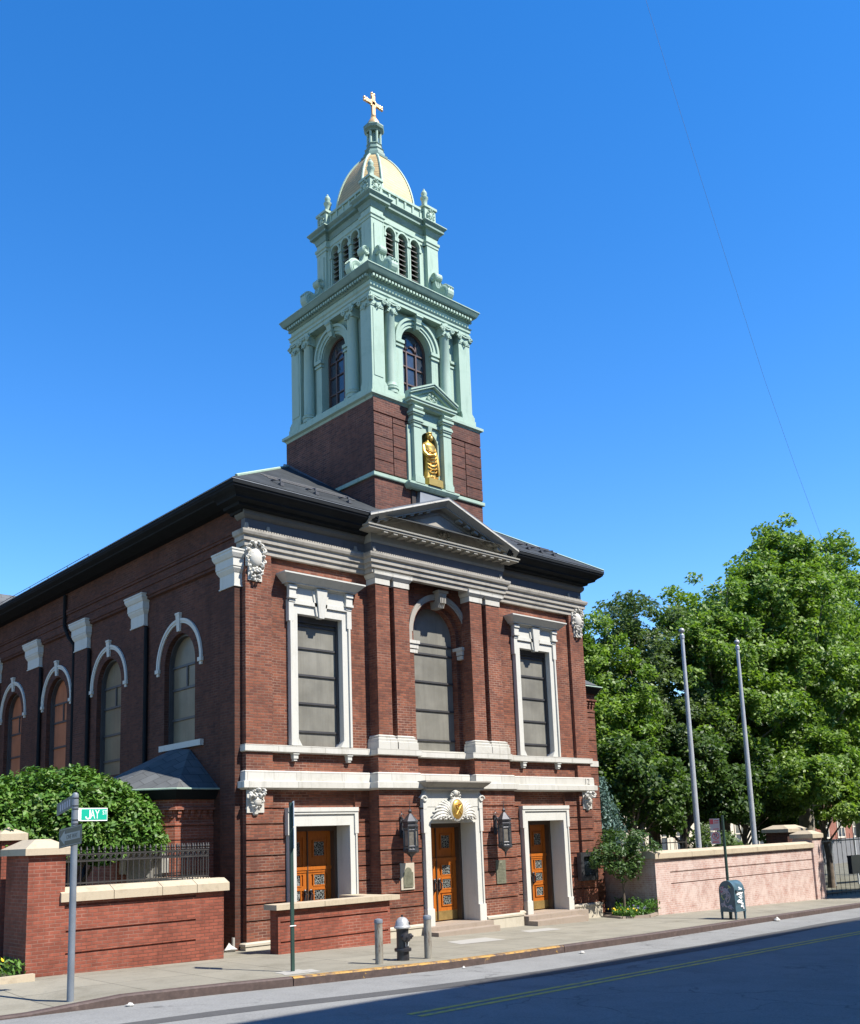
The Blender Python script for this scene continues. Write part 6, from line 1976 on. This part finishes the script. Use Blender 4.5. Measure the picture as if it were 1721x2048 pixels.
# ------------------------------------------------------------------ trees and planting
def leaf_mesh(name, centers, normals_up, size, mat, parent, seed, jitter=.5, flat=.55, aspect=1.0):
    """one mesh of many small bent leaves (two triangles each)"""
    r = np.random.default_rng(seed)
    n = len(centers)
    C = np.asarray(centers, np.float64)
    d = r.normal(size=(n, 3)); d[:, 2] = d[:, 2] * .6 + flat * .9
    if normals_up is not None: d = d * .8 + np.asarray(normals_up) * 1.1
    d /= np.linalg.norm(d, axis=1)[:, None]
    t = r.normal(size=(n, 3)); t -= d * (t * d).sum(1)[:, None]; t /= np.linalg.norm(t, axis=1)[:, None]
    b = np.cross(d, t)
    s = size * r.uniform(.65, 1.3, size=(n, 1))
    bend = d * s * r.uniform(-.25, .25, size=(n, 1))
    v0 = C - t * s; v1 = C + b * s * .55 * aspect + bend; v2 = C + t * s; v3 = C - b * s * .55 * aspect + bend
    V = np.stack([v0, v1, v2, v3], 1).reshape(-1, 3)
    off = np.array(OFF[parent.name]) if parent is not None else C.mean(0)
    V = V - off
    F = np.arange(n * 4).reshape(-1, 4)
    me = bpy.data.meshes.new(name)
    me.vertices.add(len(V)); me.vertices.foreach_set('co', V.ravel().astype(np.float32))
    me.loops.add(n * 4); me.loops.foreach_set('vertex_index', F.ravel().astype(np.int32))
    me.polygons.add(n); me.polygons.foreach_set('loop_start', np.arange(0, n * 4, 4, dtype=np.int32)); me.polygons.foreach_set('loop_total', np.full(n, 4, np.int32))
    me.update(calc_edges=True)
    me.materials.append(mat)
    o = bpy.data.objects.new(name, me); COL.objects.link(o)
    if parent is not None: o.parent = parent
    else: o.location = off
    if 'flower' in name or 'bedding' in name: o['kind'] = 'stuff'
    OFF[o.name] = tuple(off)
    return o

def crown_points(lobes, n_clump, per, rc, seed, shell=.55):
    """leaf positions gathered in clumps spread through ellipsoid lobes"""
    r = np.random.default_rng(seed)
    vol = np.array([l[3] * l[4] * l[5] for l in lobes]) ** .75
    pick = r.choice(len(lobes), n_clump, p=vol / vol.sum())
    L = np.array(lobes)[pick]
    d = r.normal(size=(n_clump, 3)); d /= np.linalg.norm(d, axis=1)[:, None]
    rad = r.uniform(shell ** 3, 1, size=(n_clump, 1)) ** (1 / 3)
    cc = L[:, :3] + d * rad * L[:, 3:6]
    sizes = rc * r.uniform(.55, 1.45, size=n_clump)
    pts, ups = [], []
    for c, s, dd in zip(cc, sizes, d):
        k = int(per * (s / rc) ** 2)
        q = r.normal(size=(k, 3)); q /= np.linalg.norm(q, axis=1)[:, None]
        q *= (r.uniform(.2, 1, size=(k, 1)) ** .5) * s * np.array([1, 1, .78])
        pts.append(c + q); ups.append(np.tile(dd * .5 + np.array([0, 0, .5]), (k, 1)))
    return np.concatenate(pts), np.concatenate(ups), cc

def tree(name, label, x, y, h, trunk_h, lobes, n_clump, per, rc, leaf, mat, seed, tr=.28, bark='barkpale', group=None, lean=(0, 0), nb=16):
    z = gz(x)
    t = thing(name, label, 'tree', (x, y, z), group)
    r = random.Random(seed)
    m = MB()
    pts = []
    H = h * .72
    for k in range(7):
        q = k / 6
        pts.append((x + lean[0] * q * q + r.uniform(-.12, .12) * q * 2, y + lean[1] * q * q + r.uniform(-.12, .12) * q * 2, z - .15 + H * q))
    m.tube(pts, [tr * 1.25, tr, tr * .86, tr * .7, tr * .5, tr * .32, tr * .12], 10)
    P, U, cc = crown_points([(x + a, y + b, z + c, d, e, f) for a, b, c, d, e, f in lobes], n_clump, per, rc, seed)
    idx = np.random.default_rng(seed).permutation(len(cc))[:nb]
    for i in idx:
        c = cc[i]
        q = max(.28, min(.95, (c[2] - z - (c[2] - z) * .35) / H * .9))
        k = q * 6; a = int(min(5, k)); f = k - a
        s = Vector(pts[a]) * (1 - f) + Vector(pts[a + 1]) * f
        e = Vector(c)
        mid = s * .5 + e * .5 + Vector((r.uniform(-.3, .3), r.uniform(-.3, .3), .35))
        rr_ = tr * (.42 - .22 * q)
        m.tube([s, mid, e], [rr_, rr_ * .6, rr_ * .15], 6)
    m.build('trunk', M[bark], t, smooth=60)
    leaf_mesh('crown', P, U, leaf, M[mat], t, seed)
    return t

G_ = 'park trees behind the wall'
# the big plane tree at the right edge, taller than the rest
tree('plane_tree', 'tallest bright green plane tree rising at the right edge of the park', 38.5, 6, 20.5, 4, [(0, 0, 17.0, 2.2, 2.2, 3.2), (.2, 0, 18.9, 1.3, 1.3, 1.7), (-1.2, 0, 16.2, 2.2, 2.0, 2.2), (2.4, 0, 16.6, 2.0, 1.8, 2.2), (4.0, 0, 15.2, 2.6, 2.4, 2.6), (-3.4, 0, 15.0, 2.6, 2.4, 2.4), (5.2, 0, 12.6, 3.0, 2.6, 2.6), (-1.8, -.6, 14.2, 3.4, 3.2, 3.0), (2.0, .4, 14.6, 3.2, 3.0, 3.0), (-4.4, .5, 11.5, 3.4, 3.0, 2.9), (-1.0, -2.0, 10.4, 3.8, 2.6, 2.8), (3.2, -1.4, 10.2, 3.4, 3.0, 2.9), (-5.8, 0, 8.4, 2.6, 2.4, 2.2), (0, -2.6, 6.8, 3.6, 2.2, 1.9), (4.5, -1, 6.6, 3.2, 2.4, 2.0)], 900, 90, .56, .135, 'leaf_plane', 3, .42, nb=34)
tree('plane_tree', 'bright green plane tree cut by the right edge of the picture', 51.0, 8.5, 22.5, 4, [(1.0, 0, 20.2, 1.7, 2.0, 2.6), (-1.6, 0, 18.2, 2.2, 2.2, 2.6), (2.5, 0, 17, 3.4, 3.2, 3.4), (-2.4, 0, 14.6, 3.8, 3.2, 3.2), (-4.6, 0, 12.4, 3.0, 2.6, 2.6), (0, -1, 9.6, 4.4, 3.4, 2.8), (-4, -1, 7.0, 3.0, 2.6, 2.0)], 380, 110, .7, .15, 'leaf_plane', 5, .42, nb=22)
tree('plane_tree', 'plane tree with a broad crown between the flagpoles and the tallest tree', 31.0, 6.5, 16.5, 4, [(0, 0, 13.4, 2.6, 2.4, 2.6), (-1.4, 0, 12.0, 2.4, 2.2, 2.2), (2.6, 0, 12.6, 2.8, 2.6, 2.6), (2.4, 0, 11.2, 3.0, 2.8, 2.6), (-2.0, -.4, 10.8, 3.0, 2.6, 2.6), (.4, -1.8, 8.2, 3.8, 2.4, 2.2), (3.6, -1.4, 7.2, 2.8, 2.4, 2.0), (-3.2, 0, 7.2, 2.6, 2.4, 1.9)], 420, 100, .55, .125, 'leaf_plane', 8, .36, nb=26)
tree('park_tree', 'grey green tree with small leaves behind the two flagpoles', 26.6, 7.5, 14.6, 4, [(0, 0, 12.3, 2.2, 2.2, 2.2), (-1.6, 0, 10.2, 2.7, 2.5, 2.4), (1.8, -.4, 9.6, 2.8, 2.5, 2.4), (0, -1.6, 7.0, 3.4, 2.2, 2.1), (-2.6, -.6, 6.4, 2.2, 2.2, 1.8)], 330, 120, .5, .10, 'leaf_mid', 12, .3, 'bark', nb=26)
tree('park_tree', 'bright green tree standing close behind the right corner of the church', 21.2, 7.0, 13.4, 3, [(0, 0, 11.2, 1.9, 1.9, 2.0), (-1.2, 0, 9.4, 2.2, 2.1, 2.2), (1.2, -.4, 8.6, 2.4, 2.2, 2.2), (-.4, -.8, 6.6, 2.8, 2.2, 2.0), (1.8, -.4, 5.4, 2.2, 2.0, 1.6)], 300, 120, .5, .105, 'leaf_plane', 15, .28, 'bark', nb=26)
tree('park_tree', 'dark leaved tree in the shade low behind the park wall', 24.5, 9.5, 9.5, 3, [(0, 0, 7.6, 2.6, 2.2, 2.0), (2.4, 0, 6.0, 2.8, 2.2, 1.9), (-2.2, 0, 5.2, 2.6, 2.2, 1.8)], 150, 140, .65, .13, 'leaf_dark', 19, .24, 'bark', nb=18)
tree('park_tree', 'dark leaved tree under the tallest plane tree crown', 33.5, 10.5, 9.5, 3, [(0, 0, 7.4, 3.2, 2.4, 2.0), (3.2, 0, 6.2, 3.0, 2.4, 1.9), (-2.6, 0, 5.4, 2.8, 2.2, 1.7)], 150, 140, .7, .14, 'leaf_dark', 23, .26, 'bark', nb=18)
tree('park_tree', 'young light green tree overhanging the iron fence at the right', 33.6, 2.6, 7.4, 2, [(0, 0, 5.9, 2.4, 1.6, 1.5), (-2.4, -.4, 5.0, 1.9, 1.4, 1.1), (2.2, 0, 5.2, 2.0, 1.4, 1.2), (.4, -.8, 3.9, 2.2, 1.2, .7)], 130, 130, .5, .12, 'leaf_plane', 29, .16, 'bark', nb=14)
tree('park_tree', 'far tree seen through the trunks beyond the park', 47, 18, 12, 3, [(0, 0, 8.5, 4, 3, 3), (4.5, 0, 7, 3.5, 3, 2.6), (-4, 0, 7, 3.4, 3, 2.4)], 130, 120, 1.0, .2, 'leaf_dark', 37, .3, 'bark', nb=14)

tree('park_tree', 'small dark tree between the spruce and the first flagpole', 20.2, 4.2, 7.0, 2, [(0, 0, 5.2, 2.2, 1.6, 1.5), (1.9, 0, 4.0, 1.8, 1.4, 1.2), (-1.6, .3, 3.8, 1.6, 1.3, 1.2)], 110, 130, .5, .11, 'leaf_dark', 51, .16, 'bark', nb=14)
tree('park_tree', 'small dark tree between the two flagpoles with a leaning stem', 25.5, 5.2, 7.4, 2, [(0, 0, 5.6, 2.4, 1.7, 1.5), (2.2, 0, 4.4, 2.0, 1.5, 1.3), (-1.8, 0, 4.2, 1.8, 1.4, 1.2)], 120, 130, .55, .12, 'leaf_dark', 53, .18, 'bark', lean=(.7, 0), nb=14)
tree('park_tree', 'small dark tree right of the second flagpole', 29.5, 4.6, 7.2, 2, [(0, 0, 5.6, 2.4, 1.7, 1.5), (2.2, 0, 4.6, 2.0, 1.5, 1.3), (-1.8, 0, 4.4, 1.8, 1.4, 1.2)], 120, 130, .55, .12, 'leaf_dark', 57, .18, 'bark', nb=14)
# a street tree just past the right edge: its boughs lean in and its shade lies on the fence and pavement
tree('street_tree', 'leafy street tree at the curb beyond the right edge that shades the fence', 31.5, -5.6, 11, 4, [(0, 0, 8.2, 2.9, 2.4, 1.9), (-2.2, .4, 7.0, 2.2, 1.8, 1.3), (2.2, -.2, 6.8, 2.4, 2.0, 1.5)], 150, 120, .7, .15, 'leaf_plane', 61, .26, nb=14)

tree('park_tree', 'dark leaved tree filling the gap beneath the right hand plane trees', 40.5, 9.0, 9.6, 3, [(0, 0, 7.4, 3.0, 2.2, 2.0), (3.0, 0, 6.0, 2.8, 2.0, 1.9), (-2.8, 0, 5.2, 2.6, 2.0, 1.7), (.5, -.6, 3.8, 3.2, 1.6, 1.3)], 190, 130, .65, .14, 'leaf_dark', 63, .24, 'bark', nb=16)

# blue spruce at the church corner
SPX = 16.75
t = thing('spruce_tree', 'blue grey spruce beside the right corner of the church', 'tree', (SPX, 3.0, gz(16)))
m = MB(); m.tube([(SPX, 3.0, .4), (SPX, 3.0, 5.3)], [.14, .03], 8); m.build('trunk', M['bark'], t)
r_ = np.random.default_rng(2); pts = []
for k in range(26):
    z = 1.0 + 4.3 * k / 26; rad_ = 1.95 * (1 - (z - .9) / 4.6) + .05
    for j in range(9):
        a = 2 * PI * j / 9 + k * .7
        s = np.linspace(.15, 1, 26)[:, None]
        base = np.array([SPX, 3.0, z]) + np.concatenate([np.cos(a) * s * rad_, np.sin(a) * s * rad_, -.28 * s * rad_ * .5 + .18 * s * s * rad_ * .6], 1)
        pts.append(np.repeat(base, 2, 0) + r_.normal(scale=.07, size=(52, 3)))
leaf_mesh('crown', np.concatenate(pts), None, .085, M['leaf_spruce'], t, 6, aspect=.5)

# clipped leafy tree behind the iron fence on the left
bx_, by_, bz_ = -3.55, 2.0, 1.05
t = thing('bush', 'large rounded leafy bush behind the iron fence in front of the church side', 'bush', (bx_, by_, bz_))
m = MB()
for a in range(6): m.tube([(bx_ + .1 * math.cos(a), by_ + .1 * math.sin(a), .9), (bx_ + .5 * math.cos(a), by_ + .4 * math.sin(a), 2.4), (bx_ + 1.3 * math.cos(a * 1.05), by_ + .8 * math.sin(a), 3.7)], [.07, .05, .02], 6)
m.build('stems', M['bark'], t)
lob = [(bx_, by_, 3.72, 2.2, 1.3, 1.36), (bx_ + 1.2, by_ - .1, 3.5, 1.2, 1.05, 1.05), (bx_ - 1.6, by_, 3.6, 1.8, 1.3, 1.25), (bx_ + 1.7, by_ - .15, 3.15, .75, .8, .6), (bx_ - 3.0, by_ + .4, 3.4, 1.4, 1.2, 1.15)]
P, U, cc = crown_points(lob, 1700, 66, .25, 44, .78)
keep = P[:, 2] > 3.12 + .12 * np.sin(P[:, 0] * 5) + .22 * np.clip(P[:, 0] + 2.6, 0, 1)
P, U = P[keep], U[keep]
leaf_mesh('foliage', P, U, .066, M['leaf_bush'], t, 45, aspect=.85)

# planting bed and small tree in the corner by the notice board
bd = thing('planting_bed', 'small flower bed with stone edging in the corner by the park wall', 'flower bed', (13.3, -.3, gz(13.3)))
zq = gz(13.2)
m = MB(); m.hexa([(12.68, -.15, zq - .1), (12.4, -1.0, zq - .1), (13.2, -1.35, zq - .1), (14.15, -1.0, zq - .1), (14.1, .9, zq - .1), (12.72, .35, zq - .1)], [(12.68, -.15, zq + .07), (12.4, -1.0, zq + .07), (13.2, -1.35, zq + .07), (14.15, -1.0, zq + .07), (14.1, .9, zq + .07), (12.72, .35, zq + .07)]); m.build('soil', M['soil'], bd)
m = MB()
for a, b in (((12.62, -.2), (12.36, -1.02)), ((12.36, -1.02), (13.2, -1.4)), ((13.2, -1.4), (14.1, -1.08))):
    m.tube([(a[0], a[1], zq + .04), (b[0], b[1], zq + .04)], .06, 4)
m.build('edging', M['step'], bd)
r_ = np.random.default_rng(5)
n = 2600
u = r_.uniform(0, 1, (n, 2)); bxp = 12.5 + 1.55 * u[:, 0]; byp = -1.25 + 1.7 * u[:, 1] * (.4 + .6 * u[:, 0]) + .0
hump = .16 + .26 * np.exp(-((bxp - 13.9) / .35) ** 2) + .12 * np.sin(bxp * 9) * np.cos(byp * 7)
zz = zq + .07 + np.abs(r_.uniform(.1, 1, n)) * np.maximum(.07, hump)
leaf_mesh('bedding_plants', np.stack([bxp, byp, zz], 1), None, .055, M['leaf_bed'], bd, 7, aspect=.7)
def flowers(name, mat, n, seed, x0, x1, y0, y1, z0, z1, parent, s=.035):
    r = np.random.default_rng(seed)
    return leaf_mesh(name, np.stack([r.uniform(x0, x1, n), r.uniform(y0, y1, n), r.uniform(z0, z1, n)], 1), None, s, mat, parent, seed, aspect=1.6)
flowers('yellow_flowers', M['yellowflower'], 60, 3, 12.5, 13.2, -1.15, -.3, zq + .15, zq + .3, bd)
flowers('purple_flowers', M['purpleflower'], 40, 4, 13.0, 13.7, -1.2, -.4, zq + .18, zq + .36, bd)
st_x, st_y = 13.15, -.55
t = thing('young_tree', 'small broadleaf tree on a thin stem in the flower bed by the notice board', 'tree', (st_x, st_y, zq))
m = MB(); m.tube([(st_x, st_y, zq), (st_x + .02, st_y, 1.6), (st_x - .02, st_y, 2.3), (st_x + .05, st_y, 2.9)], [.04, .035, .03, .012], 7)
for a in (0, 1.3, 2.5, 3.8, 5.1): m.tube([(st_x, st_y, 2.0 + .05 * a), (st_x + .45 * math.cos(a), st_y + .35 * math.sin(a), 2.5), (st_x + .95 * math.cos(a), st_y + .6 * math.sin(a), 2.65)], [.02, .014, .006], 5)
m.build('trunk', M['bark'], t)
P, U, cc = crown_points([(st_x - .75, st_y, 2.62, .8, .6, .34), (st_x + .85, st_y - .05, 2.85, .75, .55, .34), (st_x + .1, st_y, 3.05, .85, .6, .40), (st_x - .1, st_y, 2.35, .85, .5, .35), (st_x - 1.1, st_y, 2.4, .45, .4, .3), (st_x + .35, st_y, 2.05, .5, .4, .35)], 105, 30, .2, 31, .25)
leaf_mesh('crown', P, U, .075, M['leaf_small'], t, 32, aspect=.7)

# street corner bed on the far left with a shrub
cb = thing('planting_bed', 'flower bed with pale edging at the far left corner by the brick pier', 'flower bed', (-5.9, -.7, gz(-5.9)))
zq2 = gz(-5.9)
m = MB(); m.box(-9.5, -5.3, -1.5, 1.0, zq2 - .1, zq2 + .06); m.build('soil', M['soil'], cb)
m = MB(); m.box(-9.5, -5.25, -1.62, -1.5, zq2 - .1, zq2 + .11); m.build('edging', M['cap'], cb)
r_ = np.random.default_rng(15); n = 2600
bxp = r_.uniform(-9, -5.3, n); byp = r_.uniform(-1.45, .6, n)
leaf_mesh('bedding_plants', np.stack([bxp, byp, zq2 + .06 + r_.uniform(0, .28, n)], 1), None, .06, M['leaf_bed'], cb, 17, aspect=.6)
flowers('yellow_flowers', M['yellowflower'], 160, 23, -8, -5.5, -1.45, -.2, zq2 + .18, zq2 + .36, cb, .04)
t = thing('shrub', 'clipped green shrub in the far left flower bed', 'shrub', (-6.55, -.6, zq2))
m = MB(); m.tube([(-6.55, -.6, zq2), (-6.55, -.6, zq2 + .4)], .05, 6); m.build('stem', M['bark'], t)
P, U, cc = crown_points([(-6.55, -.6, zq2 + .42, .5, .45, .42)], 40, 50, .15, 77, .7)
leaf_mesh('foliage', P, U, .05, M['leaf_bush'], t, 78)
# low hedge and shrubs in the park's shade
t = thing('shrub', 'low dark shrub behind the pink wall between the flagpoles', 'shrub', (24.5, 3.2, gz(24)))
m = MB(); m.tube([(24.5, 3.2, .3), (24.5, 3.2, 1.2)], .06, 6); m.build('stem', M['bark'], t)
P, U, cc = crown_points([(24.5, 3.2, 2.0, 1.3, 1.0, 1.4), (26.4, 3.4, 1.6, 1.2, .9, 1.2)], 80, 60, .35, 80, .6)
leaf_mesh('foliage', P, U, .09, M['leaf_mid'], t, 81)

# ------------------------------------------------------------------ buildings seen through the trees
def block(label, x0, x1, y0, y1, z1, mat, cols, rows, wz0, wh, ww, pitch_x, pitch_z, trim, xs):
    b = thing('apartment_building', label, 'building', ((x0 + x1) / 2, y0, gz(x0)))
    m = MB(); m.box(x0, x1, y0, y1, -.5, z1); m.build('wall', M[mat], b)
    m = MB(); m.sweep([(x0, y1), (x0, y0), (x1, y0), (x1, y1)], [(-.1, z1 - .6), (.15, z1 - .5), (.35, z1 - .1), (.35, z1 + .1), (-.1, z1 + .2)]); m.build('cornice', M[trim], b)
    m = MB()
    for k in range(1, rows): m.box(x0 - .02, x1 + .02, y0 - .12, y0, wz0 + pitch_z * k - .9, wz0 + pitch_z * k - .6)
    m.build('floor_band', M[trim], b)
    first = None
    for k in range(cols):
        for j in range(rows):
            if first is None:
                f = MB(); x, z = xs, wz0
                for a in ((x - .15, x, z, z + wh), (x + ww, x + ww + .15, z, z + wh), (x - .15, x + ww + .15, z + wh, z + wh + .18), (x - .2, x + ww + .2, z - .18, z), (x + ww / 2 - .06, x + ww / 2 + .06, z, z + wh), (x, x + ww, z + wh * .5 - .05, z + wh * .5 + .05)):
                    f.box(a[0], a[1], y0 - .08, y0 + .1, a[2], a[3])
                first = f.build('window', M[trim], b)
                q = MB(); q.box(x, x + ww, y0 - .03, y0 - .01, z, z + wh); q.build('pane', M['glassdark'], first)
            else:
                c = part_copy(first); c.location = (pitch_x * k, 0, pitch_z * j)
    return b
block('pale beige stone building with large windows glimpsed between the park tree trunks', 50, 76, 27, 40, 11.5, 'beige', 8, 3, 1.6, 2.1, 1.7, 3.1, 3.6, 'beige', 51.5)
block('red brick building with pale window trim behind the tallest tree', 80, 112, 30, 45, 15, 'distbrick', 8, 4, 1.8, 2.0, 1.5, 3.8, 3.6, 'beige', 82)
